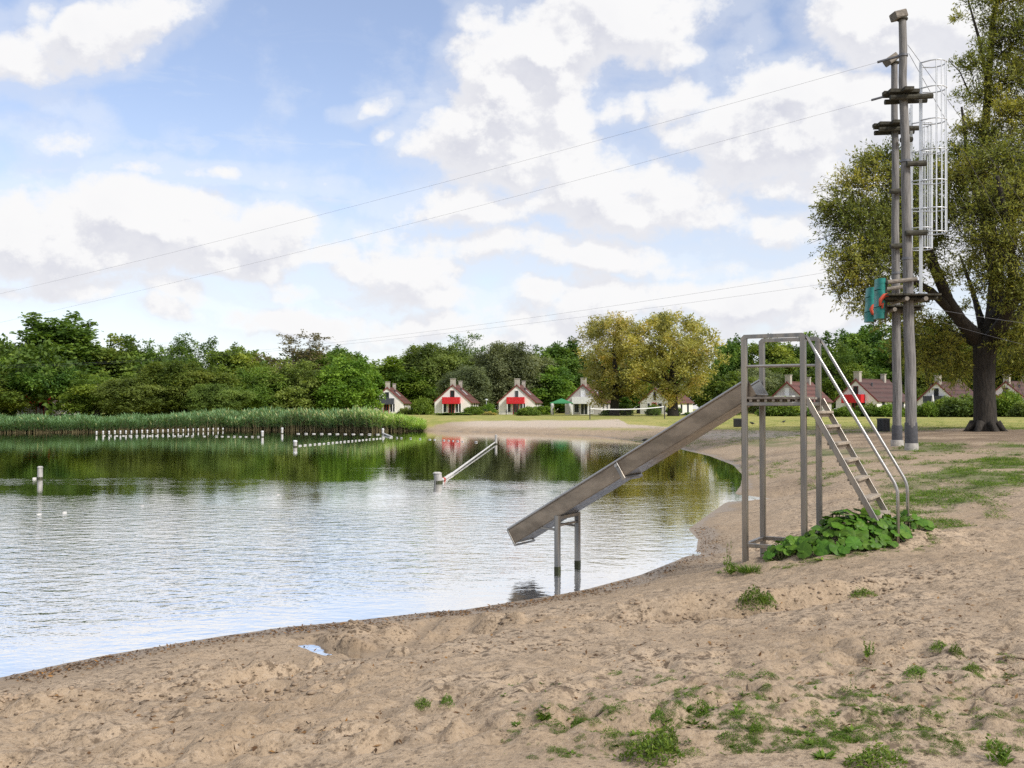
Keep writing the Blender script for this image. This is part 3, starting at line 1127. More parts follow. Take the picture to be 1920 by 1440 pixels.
tree_kind('round', 4.0, 10, .6, 70, 101, 'round', .30, .19, 15, leaves=10, jag=.35)
tree_kind('round2', 4.2, 10, .4, 80, 102, 'dome', .28, .18, 17, leaves=10, r=(.18, .30), jag=.3)
tree_kind('tall', 3.2, 12, .5, 80, 103, 'cone', .28, .18, 18, leaves=10, r=(.22, .34), jag=.3)
tree_kind('loose', 3.8, 11, .3, 58, 104, 'round', .26, .14, 14, leaves=10, r=(.2, .34), flat=1.1, droop=.35, jag=.5, twig=.8, inner=.2)
tree_kind('willowy', 4.0, 9, .2, 70, 105, 'dome', .30, .10, 26, leaves=11, r=(.22, .34), flat=1.15, droop=.45, twig=.7, jag=.3)
tree_kind('thin', 3.0, 12, 2.0, 46, 106, 'vase', .24, .12, 10, leaves=9, r=(.18, .28), flat=1.3, droop=.1, up=.6, jag=.5, twig=1.0, inner=.1)
tree_kind('bushy', 3.6, 7, .1, 64, 107, 'dome', .24, .17, 24, leaves=10, r=(.22, .32), jag=.16)
tree_kind('canopy', 3.8, 7, 3.3, 60, 110, 'dome', .28, .17, 17, leaves=10, r=(.16, .26), jag=.3, trunk_r=.2)
tree_kind('golden', 4.6, 10, .9, 90, 108, 'dome', .27, .10, 10, leaves=11, r=(.11, .21), flat=1.15, droop=.12, up=.7, jag=.45, twig=.95,
          trunk_r=.42, inner=.1, tspread=.24, spikes=60)
tree_kind('golden2', 4.8, 10, .8, 100, 109, 'dome', .27, .10, 10, leaves=11, r=(.11, .21), flat=1.15, droop=.15, up=.6, jag=.4, twig=.95,
          trunk_r=.45, inner=.1, tspread=.24, spikes=60)


def tree(px, top, wpx, Y, kind, leaf, label, name='broadleaf_tree', cat='tree', group=None, bark=None, rot=None, low=0.0):
    X = (px - 960) / F * Y
    z0 = gz(X, Y)
    zt = at(px, top, Y).z
    crown, trunk, kz, kr = TREE_KIND[kind]
    sz = (zt - z0) / kz
    sx = (wpx / F * Y / 2) / kr
    r = empty(name, (X, Y, z0 + low), label, cat, group, random.uniform(0, 6.28) if rot is None else rot)
    r.scale = (sx, sx, sz)
    for nm, me, m_ in (('crown', crown, leaf), ('trunk', trunk, bark or M_BARKF)):
        o = link(nm, me, r)
        if not me.materials:
            me.materials.append(m_)
        o.material_slots[0].link = 'OBJECT'
        o.material_slots[0].material = m_
    return r


GL, GM = 'trees along the far bank', 'trees behind the cottages'
for a in [
    (-70, 640, 170, 100, 'round', L_DARK, 'dark broadleaf tree cut off by the left edge above the reeds'),
    (25, 652, 120, 104, 'round2', L_DARK, 'dark green tree just left of the tallest pointed tree on the far bank'),
    (108, 594, 175, 106, 'tall', L_DARK, 'tallest dark pointed tree of the far bank, over the hidden red cottage'),
    (-5, 700, 120, 94, 'loose', L_MID, 'low spreading tree at the far left behind the reeds'),
    (88, 688, 118, 95, 'canopy', L_DARK, 'dark low tree whose branches hang over the hidden red cottage'),
    (205, 634, 130, 108, 'round2', L_MID, 'mid green tree on the right shoulder of the tallest pointed tree'),
    (182, 698, 130, 95, 'loose', L_MID, 'low leafy tree right of the hidden red cottage, branches down to the reeds'),
    (295, 646, 120, 109, 'loose', L_DARK, 'ragged dark tree on the far bank, behind the olive willow'),
    (268, 712, 140, 93, 'willowy', L_OLIVE, 'low olive willow behind the row of white posts in the lake'),
    (366, 633, 105, 110, 'loose', L_DARK, 'dark ragged tree with a knobbly top, left of centre of the far bank'),
    (345, 682, 150, 95, 'willowy', L_MID, 'broad leaning willow spilling towards the reeds behind the end of the white posts'),
    (408, 722, 100, 92, 'willowy', L_OLIVE, 'low olive bush willow right above the reeds at the end of the post row'),
    (448, 655, 120, 108, 'round', L_MID, 'mid green rounded tree left of the brownish bare-topped tree'),
    (480, 692, 110, 98, 'loose', L_DARK, 'dark leafy tree in front of the rounded tree left of the brownish one'),
    (548, 627, 105, 106, 'thin', L_BROWN, 'thin brownish half bare tree rising over the reed bed'),
    (552, 676, 120, 99, 'loose', L_OLIVE, 'olive tree at the foot of the brownish half bare tree'),
    (612, 668, 100, 108, 'round', L_MID, 'mid green tree between the brownish tree and the bright green round one'),
]:
    tree(a[0], a[1], a[2], a[3] * 1.13, *a[4:], group=GL)
for a in [
    (650, 673, 108, 112, 'bushy', L_BRIGHT, 'bright green round tree behind the reeds left of the first cottage'),
    (745, 672, 130, 192, 'round2', L_BRIGHT, 'fresh green tree right behind the first cottage with the dark balcony'),
    (640, 658, 130, 196, 'round', L_DARK, 'dark tree top showing over the bright green round tree'),
    (832, 650, 150, 194, 'willowy', L_OLIVE, 'yellowish olive tree behind the second cottage with the red balcony'),
    (792, 690, 90, 190, 'loose', L_MID, 'mid green tree between the first and the second cottage'),
    (888, 628, 66, 205, 'thin', L_DARK, 'slim dark tree sticking up behind the grey willow'),
    (880, 690, 100, 170, 'willowy', L_GREY, 'dull grey green tree right of the second cottage chimney'),
    (955, 648, 125, 174, 'willowy', L_GREY, 'grey green willow towering over the third cottage with the red balcony'),
    (1052, 645, 120, 196, 'round', L_DARK, 'dark tree left of the golden willows, its top against the clouds'),
    (1025, 690, 110, 176, 'round2', L_DARK, 'dark green tree in the gap between the third cottage and the gazebo'),
    (1200, 655, 130, 190, 'round2', L_DARK, 'dark tree filling the gap behind the two golden willows'),
    (1372, 640, 80, 196, 'round', L_DARK, 'dark tree right of the golden willows, beside the slide tower'),
    (1365, 702, 90, 150, 'bushy', L_MID, 'mid green bushy tree under the right edge of the golden willow'),
    (1415, 690, 90, 178, 'willowy', L_GREY, 'grey willow seen through the railing of the slide tower'),
    (1452, 640, 110, 192, 'round', L_MID, 'mid green tree seen between the tower posts above the red roof'),
    (1500, 690, 90, 172, 'loose', L_DARK, 'dark low tree behind the cottage seen through the slide tower'),
    (1530, 630, 110, 192, 'round2', L_DARK, 'dark tree behind the top of the ladder handrails'),
    (1580, 645, 100, 170, 'loose', L_MID, 'mid green tree left of the poles, above the cottage with the red balcony'),
    (1625, 617, 130, 190, 'round', L_DARK, 'tall dark tree directly left of the two climbing poles'),
    (1700, 612, 150, 180, 'round2', L_DARK, 'dark tree behind the two climbing poles'),
    (1790, 630, 160, 182, 'round', L_DARK, 'dark tree behind the roof of the grey balcony cottage'),
    (1745, 660, 110, 165, 'loose', L_MID, 'mid green tree behind the chimney of the grey balcony cottage'),
    (1890, 620, 160, 176, 'round2', L_MID, 'mid green tree beyond the big willow trunk at the right edge'),
    (1985, 600, 200, 170, 'round', L_DARK, 'dark tree cut off by the right edge beyond the big willow'),
]:
    tree(*a, group=GM)
tree(1152, 592, 165, 131, 'golden', L_GOLD, 'left golden willow with bare upright top twigs, by the volleyball net', 'willow_tree', 'willow', 'golden willows by the volleyball court', M_BARK, 1.0)
tree(1262, 588, 185, 127, 'golden2', L_GOLD, 'right golden willow, the broader one, behind the right net post', 'willow_tree', 'willow', 'golden willows by the volleyball court', M_BARK, 2.0)

# the wood behind everything reads as one mass
rngw = np.random.default_rng(55)
cl = []
for i in range(760):
    a = rngw.uniform(-1.15, 1.15)
    r_ = rngw.uniform(205, 250)
    x, y = r_ * math.sin(a), r_ * math.cos(a)
    if a < -.16:
        k = rngw.uniform(.55, .68)
        x, y = x * k, y * k
    h = rngw.uniform(1.5, 11.0) * (0.8 + .35 * vnoise(np.array([a * 22]), np.array([0.5]), 5)[0]) * (.62 if a < -.16 else 1)
    cr = rngw.uniform(1.8, 3.0)
    cl.append((x, y, 1.0 + h, cr, cr, cr * .9))
v, f, tint, st, en = foliage(cl, 3.6, .5, 10, .55, .34, rngw, inner=.4)
wood = link('far_wood', make_mesh('far_wood', v, f, [L_DARK], None, tint))
tag(wood, 'dark wood closing the view behind the cottages and the far bank', 'wood', kind='stuff')

# ------------------------------------------------------------------ the big willow at the right
WY_ = 46.0
rg = np.random.default_rng(303)
wb0 = at(1847, 803, WY_)
wroot = Vector((wb0.x, WY_, gz(wb0.x, WY_) - .05))
willow = empty('willow_tree', wroot, 'big old willow with thick dark forked trunk on the lawn right of the climbing poles', 'willow')
mb = MB()


def wp(px, py, dy=0.0):
    return at(px, py, WY_ + dy)


zb = wroot.z
base = wp(1847, 803)
# flared foot, trunk and limbs (ways through the photograph with a depth for each)
tr = [(base.x + .12, WY_, zb - .4), (base.x + .08, WY_, zb), (base.x, WY_, zb + .35), tuple(wp(1847, 770)), tuple(wp(1845, 720)), tuple(wp(1846, 670)),
      tuple(wp(1848, 632))]
mb.tube(tr, [.76, .62, .53, .50, .47, .50, .57], 14)
for k in range(7):
    a = k * .9 + .3
    mb.tube([(base.x + .5 * math.cos(a), WY_ + .5 * math.sin(a), zb + .45), (base.x + .8 * math.cos(a), WY_ + .8 * math.sin(a), zb + .06),
             (base.x + 1.1 * math.cos(a), WY_ + 1.1 * math.sin(a), zb - .12)], [.2, .13, .05], 6)
LIMBS = [
    ([(1838, 640, 0), (1800, 600, -.6), (1776, 560, -1.0), (1752, 505, -1.5), (1735, 450, -2.0), (1700, 380, -2.6), (1660, 330, -3)], .36, .07),
    ([(1790, 590, -.6), (1745, 545, -1.6), (1700, 520, -2.6), (1650, 500, -3.4), (1590, 480, -4)], .22, .05),
    ([(1776, 560, -1), (1742, 470, .3), (1725, 400, 1.2), (1730, 330, 2)], .26, .06),
    ([(1860, 640, 0), (1866, 580, .5), (1868, 520, .8), (1850, 430, 1.2), (1840, 330, 1.4), (1850, 200, 1.5), (1860, 60, 1.6), (1880, -80, 1.6)], .50, .09),
    ([(1866, 600, .2), (1900, 560, -.6), (1950, 500, -1.2), (2010, 400, -2), (2050, 280, -2.4)], .46, .09),
    ([(1858, 640, 0), (1885, 600, -1.6), (1900, 520, -3.0), (1890, 430, -4.2), (1870, 330, -5)], .42, .08),
    ([(1870, 610, 0), (1930, 590, 1.2), (2010, 575, 2.2), (2090, 540, 3)], .34, .07),
    ([(1846, 630, .3), (1835, 585, 1.5), (1822, 540, 2.6), (1800, 480, 3.8)], .24, .05),
    ([(1840, 650, 0), (1790, 625, 2), (1740, 610, 3.4), (1700, 600, 4.2)], .20, .04),
    ([(1868, 500, .8), (1900, 400, 0), (1930, 280, -.6), (1950, 140, -1), (1960, 0, -1)], .30, .07),
    ([(1850, 430, 1.2), (1815, 300, .4), (1803, 200, -.2)], .20, .05),
    ([(1820, 180, 1.4), (1800, 135, -.5), (1778, 112, -.8)], .045, .012),
    ([(1860, 200, 1.5), (1835, 70, .6), (1812, -10, 0)], .13, .03),
]
for pts, r0, r1 in LIMBS:
    P_ = [wp(*p) for p in pts]
    n_ = len(P_)
    mb.tube(P_, [r0 + (r1 - r0) * (i / (n_ - 1)) ** .8 for i in range(n_)], 8)
wtrunk = mb.part('trunk', M_BARK, willow, smooth='all')
# crown: clumps (photo px, depth offset, radius in px)
WC = []


def wc(px, py, dy, r, n=1, j=0.0):
    for _ in range(n):
        p = wp(px + rg.normal() * j, py + rg.normal() * j, dy + rg.normal() * j / 40)
        rr = r / F * WY_ * rg.uniform(.8, 1.2)
        WC.append((p.x, p.y, p.z, rr, rr * 1.1, rr))


# left lobe
for (x, y, dy, r) in [(1640, 330, -3, 46), (1600, 350, -3, 40), (1575, 380, -3.4, 38), (1560, 400, -3, 26), (1680, 350, -2.4, 48), (1620, 400, -3.4, 50),
                      (1660, 420, -3, 52), (1590, 430, -3.6, 44), (1700, 400, -2, 48), (1720, 340, -1.5, 40), (1750, 330, -1, 38), (1740, 390, -.6, 44),
                      (1600, 490, -4, 44), (1640, 480, -3.6, 48), (1590, 525, -4, 34), (1630, 530, -3.4, 40), (1680, 480, -2.8, 46), (1700, 450, -2.4, 48),
                      (1670, 540, -3, 36), (1720, 500, -1, 36), (1660, 300, -2.6, 32), (1630, 305, -2.8, 26), (1690, 310, -2, 30), (1655, 580, -2.6, 30),
                      (1640, 560, -3, 28), (1690, 590, -1.6, 34), (1750, 440, .6, 42), (1770, 400, .8, 46), (1570, 480, -3.8, 26), (1548, 392, -3.4, 18),
                      (1700, 560, -.6, 34), (1570, 545, -3.8, 20), (1616, 570, -3.2, 22), (1790, 330, .8, 40), (1740, 300, -.8, 26), (1690, 430, 2, 50),
                      (1730, 460, 2.6, 50), (1650, 390, 1, 48), (1640, 450, .5, 46)]:
    wc(x, y, dy, r)
# under the crown, hanging behind the poles
for (x, y, dy, r) in [(1720, 640, 3, 42), (1760, 650, 3.4, 46), (1700, 615, 3.4, 34), (1790, 670, 4, 42), (1745, 690, 4, 34), (1800, 630, 4, 36), (1770, 615, 3, 30), (1740, 610, 1, 26), (1700, 640, 0, 30), (1775, 650, 0, 34), (1730, 670, .6, 34), (1780, 600, 1.5, 20), (1815, 575, 3, 18), (1680, 650, 2, 28), (1895, 640, -1, 36), (1930, 620, -1, 40), (1800, 690, 2, 30), (1765, 520, -3, 20), (1915, 560, -3.6, 40), (1835, 545, -3, 16),
                      (1900, 690, 4.6, 40), (1940, 660, 4.6, 50), (1800, 700, 4.4, 30)]:
    wc(x, y, dy, r)
# right mass
for (x, y, dy, r) in [(1830, 330, -1, 56), (1870, 300, -3, 60), (1900, 380, -4, 62), (1850, 400, -4, 54), (1870, 460, -4.4, 54), (1910, 470, -4, 56), (1820, 400, -1, 44),
                      (1830, 450, -2, 36), (1895, 530, -3.4, 46), (1940, 540, -3, 56), (1850, 260, 0, 50), (1890, 220, -1, 58), (1850, 180, 1, 44), (1900, 150, 0, 56),
                      (1880, 90, .8, 50), (1920, 60, 0, 60), (1860, 40, .6, 36), (1890, 0, .8, 46), (1930, -40, 0, 60), (1860, -40, .6, 34), (1830, 130, 0, 30),
                      (1815, 240, 0, 34), (1800, 290, 0, 34), (1815, 350, .4, 40), (1960, 300, -2, 70), (1970, 420, -2.4, 70), (1980, 180, -1, 70), (1990, 60, 0, 70),
                      (2040, 250, -2, 80), (2060, 400, -1.6, 80), (2060, 520, 0, 70), (2110, 330, 0, 80), (2000, 560, 1, 60), (2100, 450, 2, 80), (1900, 600, 1.6, 40),
                      (1960, 600, 2, 50), (2030, 600, 2.6, 60), (1950, 240, 3, 70), (1990, 380, 4, 80), (1900, 340, 4, 70), (1850, 300, 4, 56), (1930, 120, 2.6, 60),
                      (1820, 500, 3.4, 30), (1790, 520, 3.6, 26), (1920, -130, 1, 70), (1990, -60, 0, 70), (1840, 90, -.5, 18), (1812, 110, -.6, 14), (1786, 112, -.8, 10),
                      (1800, 30, 0, 16), (1830, 0, .2, 22), (1815, -30, .2, 20), (1800, 180, -.2, 16), (1862, 520, -3.6, 34), (1870, 380, 2, 60)]:
    wc(x, y, dy, r)
v, f, tint, st, en = foliage(WC, 21.0, 1.05, 20, .17, .052, rg, up=.35, droop=.26, inner=.03, spread=.65, tspread=.17)
right = sstep(v.reshape(-1, 4, 3)[:, 0, 0], wp(1760, 300).x, wp(1880, 300).x)
wcr = link('crown', make_mesh('crown', v - np.array(wroot), f, [L_WILLOW], None, np.clip(tint - .03 + .06 * right, 0, 1)), willow)
tv, tf = twig_mesh(st, en, .016, rg)
tw = link('twigs', make_mesh('twigs', tv - np.array(wroot), tf, [M_BARK]), willow)
tw['kind'] = 'stuff'

# ------------------------------------------------------------------ cottages


def mat_roof(name, c1, c2):
    m_ = bpy.data.materials.new(name)
    m_.use_nodes = True
    t = m_.node_tree
    t.nodes.clear()
    q = G(t)
    P = q.node('ShaderNodeTexCoord').outputs['Object']
    br = q.node('ShaderNodeTexBrick')
    t.links.new(q.mapping(P, rot=(math.radians(90), 0, math.radians(90))), br.inputs['Vector'])
    br.inputs['Scale'].default_value = 1.0
    br.inputs['Brick Width'].default_value = .24
    br.inputs['Row Height'].default_value = .22
    br.inputs['Mortar Size'].default_value = .02
    br.inputs['Color1'].default_value = (*c1, 1)
    br.inputs['Color2'].default_value = (*c2, 1)
    br.inputs['Mortar'].default_value = (c1[0] * .45, c1[1] * .45, c1[2] * .45, 1)
    n = q.noise(P, 1.3, 5, .6)
    c = q.mix(q.smooth(n, .45, .75, 0, .5), br.outputs['Color'], (.10, .075, .06))
    b = q.node('ShaderNodeBsdfPrincipled')
    t.links.new(c, b.inputs['Base Color'])
    b.inputs['Roughness'].default_value = .8
    bn = q.node('ShaderNodeBump')
    bn.inputs['Distance'].default_value = .02
    t.links.new(br.outputs['Fac'], bn.inputs['Height'])
    bn.invert = True
    t.links.new(bn.outputs[0], b.inputs['Normal'])
    o = q.node('ShaderNodeOutputMaterial')
    t.links.new(b.outputs[0], o.inputs['Surface'])
    return m_


M_ROOFR = mat_roof('red_roof_tiles', (.17, .068, .052), (.135, .055, .043))
M_ROOFB = mat_roof('brown_roof_tiles', (.115, .055, .045), (.09, .046, .040))


def framed(parent, x, z, w_, h, fm, gm, name='window', mull=1, y=-.03, sill=True, axis=0):
    """a frame with a recessed pane on the gable (axis 0) or on the right side wall (axis 1)"""
    def P(u, d, zz):
        return (u, d, zz) if axis == 0 else (SIDE_X - d, u, zz)
    t = .07
    mb = MB()
    for u in (x - w_ / 2, x + w_ / 2):
        mb.beam(P(u, y, z - h / 2), P(u, y, z + h / 2), t, .06, side=P(1, 0, 0) if axis == 0 else (0, 1, 0))
    for zz in (z - h / 2, z + h / 2):
        mb.beam(P(x - w_ / 2, y - .004, zz), P(x + w_ / 2, y - .004, zz), t, .06, side=(0, 0, 1))
    for k in range(1, mull):
        u = x - w_ / 2 + w_ * k / mull
        mb.beam(P(u, y, z - h / 2), P(u, y, z + h / 2), t * .7, .05, side=P(1, 0, 0) if axis == 0 else (0, 1, 0))
    fr_ = mb.part(name, fm, parent, world=False)
    pn = MB()
    for k in range(mull):
        u0 = x - w_ / 2 + w_ * (k + .5) / mull
        c = P(u0, -.012, z)
        s = (w_ / mull - t * .6, .02, h - t * .6) if axis == 0 else (.02, w_ / mull - t * .6, h - t * .6)
        pn.box(c, s)
    pn.part('pane', gm, fr_, world=False)
    return fr_


SIDE_X = 2.9


def cottage(px, Y, yaw, label, balcony, wallm=None, roofm=None, trim=None, upper=None, ground_kind='glass', scale=1.0, zoff=0.0, flue=True,
            skylight=True, group='holiday cottages', depth=8.0, ridge=4.62, upper_pane=None, side_dark=False):
    wallm = wallm or M_WALL
    roofm = roofm or M_ROOFR
    trim = trim or M_REDDARK
    X = (px - 960) / F * Y
    z0 = gz(X, Y) + zoff
    r = empty('cottage', (X, Y, z0), label, 'cottage', group, -math.radians(yaw))
    r.scale = (scale,) * 3
    hw, ev, D = 2.88, 2.06, depth
    # walls: gable front and back, sides
    mb = MB()
    out = [(-hw, 0, -.3), (hw, 0, -.3), (hw, 0, ev), (0, 0, ridge - .08), (-hw, 0, ev)]
    mb.prism(out, (0, D, 0))
    wl = mb.part('wall', wallm, r, world=False, smooth=.3)
    # roof slabs with a little overhang
    sl = (ridge - ev) / hw
    mb = MB()
    for s in (-1, 1):
        ex = hw + .28
        ze = ridge - sl * ex
        o_ = [(0, -.12, ridge - .03), (s * ex, -.12, ze - .03), (s * ex, -.12, ze + .09), (0, -.12, ridge + .10)]
        mb.prism(o_, (0, D + .24, 0))
    mb.tube([(0, -.13, ridge + .09), (0, D + .13, ridge + .09)], .09, 8)
    rf = mb.part('roof', roofm, r, world=False, smooth=.3)
    for s in (-1, 1):
        mb = MB()
        ex = hw + .30
        mb.beam((0, -.14, ridge + .02), (s * ex, -.14, ridge - sl * ex + .02), .05, .17, side=(0, 1, 0))
        mb.part('bargeboard', trim, r, world=False)
    # chimneys: one on the front gable, one far back
    for (cx, cy, cw, ch) in ((0, .42, .78, .82), (.15, D * .80, .55, .62)):
        mb = MB()
        mb.box((cx, cy, ridge - .35 + ch / 2 + .15), (cw, cw * .75, ch + .8))
        mb.box((cx, cy, ridge + ch + .22), (cw + .12, cw * .75 + .12, .10))
        mb.part('chimney', M_CHIM, rf, world=False, smooth=.3)
    # balcony with its own floor and panels
    if balcony:
        bx, bw = -.12, 2.72
        b = MB()
        b.box((bx, -.50, 1.72), (bw, 1.0, .12))
        bo = b.part('balcony', M_WHITE if balcony is M_WHITE else M_SLATE, r, world=False, smooth=.3)
        nb = 6
        for k in range(nb):
            p = MB()
            u = bx - bw / 2 + bw * (k + .5) / nb
            p.box((u, -1.0, 2.22), (bw / nb - .012, .045, 1.06))
            p.part('panel', balcony, bo, world=False, smooth=.3)
        for s in (-1, 1):
            p = MB()
            p.box((bx + s * (bw / 2 + .01), -.49, 2.22), (.045, .96, 1.06))
            p.part('side_panel', balcony, bo, world=False, smooth=.3)
            p = MB()
            p.box((bx + s * (bw / 2 - .1), -.94, .68), (.1, .1, 1.96))
            p.part('post', M_WHITE, bo, world=False, smooth=.3)
    framed(r, -.02, 3.05, .62, 1.5, upper or M_WHITE, upper_pane or M_GLASS, 'balcony_door')
    # ground floor front
    if ground_kind == 'glass':
        framed(r, -.15, .92, .86, 2.0, M_RED if trim is M_REDDARK else M_SLATE, M_GLASS, 'door', 2)
        framed(r, .95, 1.1, .84, 1.5, M_WHITE, M_GLASS, 'window', 1)
        framed(r, -1.2, 1.1, .5, 1.5, M_WHITE, M_GLASS, 'window', 1)
    elif ground_kind == 'white':
        framed(r, .2, 1.05, 1.1, 2.1, M_WHITE, M_GLASS, 'door', 2)
        framed(r, 1.25, 1.1, .8, 1.9, M_WHITE, M_CURTAIN, 'window', 2)
        framed(r, -1.0, 1.1, .8, 1.6, M_WHITE, M_GLASS, 'window', 1)
    # side wall openings
    for u in (1.5, 3.9, 6.2):
        framed(r, u, 1.0, .5, 1.5, M_SLATE, M_GLASS, 'window', 1, axis=1)
    # roof light and flue on the right slope
    if skylight:
        mb = MB()
        x0, x1 = .95, 1.75
        mb.prism([(x0, 3.2, ridge - sl * x0 + .115), (x1, 3.2, ridge - sl * x1 + .115), (x1, 3.2, ridge - sl * x1 + .165), (x0, 3.2, ridge - sl * x0 + .165)],
                 (0, .9, 0))
        sk = mb.part('skylight', M_GALV, rf, world=False, smooth=.3)
    if flue:
        mb = MB()
        x0 = 1.0
        mb.tube([(x0, 2.1, ridge - sl * x0 - .05), (x0, 2.1, ridge - sl * x0 + .42)], .09, 8)
        mb.lathe((x0, 2.1, ridge - sl * x0 + .42), [(.14, 0), (.14, .06), (.03, .14)], 8)
        mb.part('flue', M_SLATE, rf, world=False)
    return r


SIDE_X = 2.88
cottage(726, 176, 3, 'cottage furthest left with dark grey balcony, half hidden by reeds', M_SLATE, upper=M_SLATE)
cottage(848.5, 158, 7, 'cottage with red balcony and red door nearest the reed bed', M_RED, upper=M_REDDARK)
cottage(969, 158, 9, 'cottage with red balcony and dark garden furniture, left of the green gazebo', M_RED)
cottage(1093, 154, 19, 'grey walled cottage with white balcony beside the green gazebo', M_WHITE, wallm=M_GREYWALL, upper=M_WHITE, upper_pane=M_WHITE, ground_kind='white')
cottage(1228, 168, 38, 'low cottage with red brown roof hidden behind the golden willow trunk', None, ground_kind='glass', ridge=4.3)
cottage(1476, 140, 42, 'grey gabled cottage seen between the posts of the slide tower', M_WHITE, wallm=M_GREYWALL, upper=M_WHITE, upper_pane=M_WHITE, ground_kind='white', skylight=False)
cottage(1605, 127, 50, 'brown roofed cottage with red balcony left of the climbing poles', M_RED, upper=M_REDDARK, roofm=M_ROOFB, skylight=False)
cottage(1756, 141, 50, 'brown roofed cottage with dark grey balcony right of the climbing poles', M_SLATE, upper=M_SLATE, roofm=M_ROOFB, skylight=False)
cottage(1886, 137, 46, 'pale cottage with red balcony mostly hidden at the right edge', M_RED, upper=M_REDDARK, roofm=M_ROOFB, skylight=False)
cottage(78, 113, 5, 'cottage with red door hidden among the trees at the far left', M_RED, upper=M_REDDARK, skylight=False, zoff=-.15)

# ------------------------------------------------------------------ bushes and hedges
BUSH = {}


def bush_kind(key, seed, n, shape_fn, ll, lw, per_area, leaves=9):
    rng = np.random.default_rng(seed)
    cl = [shape_fn(rng) for _ in range(n)]
    v, f, tint, st, en = foliage(cl, per_area, .55, leaves, ll, lw, rng, .2, .15, inner=.3)
    mb = MB()
    for c in cl[:9]:
        p, rs, s = limb((c[0] * .2, c[1] * .2, -.2), c[:3], .035, .01, rng, n=3)
        mb.tube(p, rs, 4)
    v[:, 2] = np.maximum(v[:, 2], 0)
    BUSH[key] = (make_mesh('foliage', v, f, None, None, tint), mb.mesh('stem', M_BARKF, 'all'), np.percentile(v[:, 2], 99.5), np.percentile(np.abs(v[:, 0]), 98))


def dome(rng):
    a, r_ = rng.uniform(0, 6.28), math.sqrt(rng.random())
    c = rng.uniform(.22, .36)
    return (r_ * .8 * math.cos(a), r_ * .8 * math.sin(a), c * .6 + rng.random() * (.95 * (1 - r_ * r_ * .75)), c, c, c * .85)


def boxy(rng):
    c = rng.uniform(.16, .22)
    return (rng.uniform(-.85, .85), rng.uniform(-.35, .35), rng.uniform(.12, .85), c, c, c)


bush_kind('dome', 11, 46, dome, .10, .065, 150)
bush_kind('dome2', 12, 38, dome, .12, .06, 130)
bush_kind('hedge', 13, 60, boxy, .09, .06, 190)


def bush(px, top, bot, wpx, Y, kind, leaf, label, name='shrub', cat='shrub', group='garden shrubs by the cottages', deep=None):
    X = (px - 960) / F * Y
    z0 = gz(X, Y)
    fo, stm, kz, kr = BUSH[kind]
    zt = at(px, top, Y).z
    s = wpx / F * Y / 2 / kr
    r = empty(name, (X, Y, z0 - .05), label, cat, group, random.uniform(-.3, .3))
    r.scale = (s, deep or s, max(.4, (zt - z0) / kz))
    o = link('foliage', fo, r)
    if not fo.materials:
        fo.materials.append(leaf)
    o.material_slots[0].link = 'OBJECT'
    o.material_slots[0].material = leaf
    link('stem', stm, r)
    return r


for a in [
    (790, 747, 778, 38, 150, 'dome', L_BRIGHT, 'tall green bush between the dark balcony cottage and the next red one'),
    (760, 764, 779, 30, 152, 'dome2', L_OLIVE, 'yellowish bush covering the right corner of the dark balcony cottage'),
    (848, 776, 785, 66, 138, 'hedge', L_MID, 'low clipped hedge in front of the red door cottage nearest the reeds', 'hedge', 'hedge'),
    (886, 762, 782, 38, 145, 'dome', L_BRIGHT, 'round green bush at the right corner of the red door cottage'),
    (915, 757, 776, 26, 150, 'dome', L_BRIGHT, 'small bright green bush under the lamp post'),
    (917, 771, 782, 26, 142, 'dome2', L_GOLD, 'low reddish yellow garden bush under the lamp post'),
    (989, 763, 784, 42, 132, 'dome', L_MID, 'round clipped bush before the cottage left of the gazebo'),
    (1018, 761, 781, 38, 150, 'hedge', L_BRIGHT, 'green hedge between the red balcony cottage and the gazebo', 'hedge', 'hedge'),
    (1140, 768, 785, 30, 132, 'dome', L_DARK, 'dark bush at the foot of the left golden willow'),
    (1262, 762, 780, 28, 146, 'hedge', L_DARK, 'dark clipped hedge right of the right golden willow trunk', 'hedge', 'hedge'),
    (1168, 757, 781, 34, 138, 'hedge', L_DARK, 'dark hedge between the trunks of the golden willows', 'hedge', 'hedge'),
    (1224, 759, 781, 26, 139, 'dome', L_DARK, 'dark bush beside the red door behind the right golden willow'),
    (1300, 772, 782, 46, 140, 'dome2', L_DARK, 'low dark bush behind the slide chute right of the hedge'),
    (1350, 766, 781, 60, 142, 'dome2', L_DARK, 'dark bush behind the upper end of the slide chute'),
    (1462, 748, 781, 74, 124, 'dome2', L_MID, 'leafy bush seen between the tower posts below the platform'),
    (1520, 762, 782, 40, 120, 'dome', L_DARK, 'dark low bush behind the right tower post'),
    (1582, 763, 781, 48, 116, 'dome', L_BRIGHT, 'yellow green bush below the red balcony left of the poles'),
    (1628, 757, 781, 60, 117, 'dome2', L_MID, 'middle bush of the row between the tower and the poles'),
    (1664, 758, 781, 50, 115, 'dome', L_BRIGHT, 'bush of the row directly left of the rear pole'),
    (1738, 755, 781, 46, 113, 'dome', L_BRIGHT, 'small round bush right of the front pole'),
    (1772, 746, 780, 60, 118, 'dome', L_MID, 'bush under the grey balcony right of the poles'),
    (1806, 742, 781, 90, 112, 'dome2', L_OLIVE, 'widest bush, between the front pole and the willow trunk'),
    (1845, 735, 778, 60, 124, 'dome', L_BRIGHT, 'yellow green bush behind the willow trunk'),
    (1888, 736, 781, 70, 116, 'dome', L_BRIGHT, 'bright bush just right of the willow trunk'),
    (1925, 750, 781, 60, 112, 'dome2', L_OLIVE, 'olive bush at the right edge of the picture'),
    (1700, 762, 781, 44, 116, 'dome2', L_MID, 'bush seen between and behind the two poles'),
]:
    bush(*a)

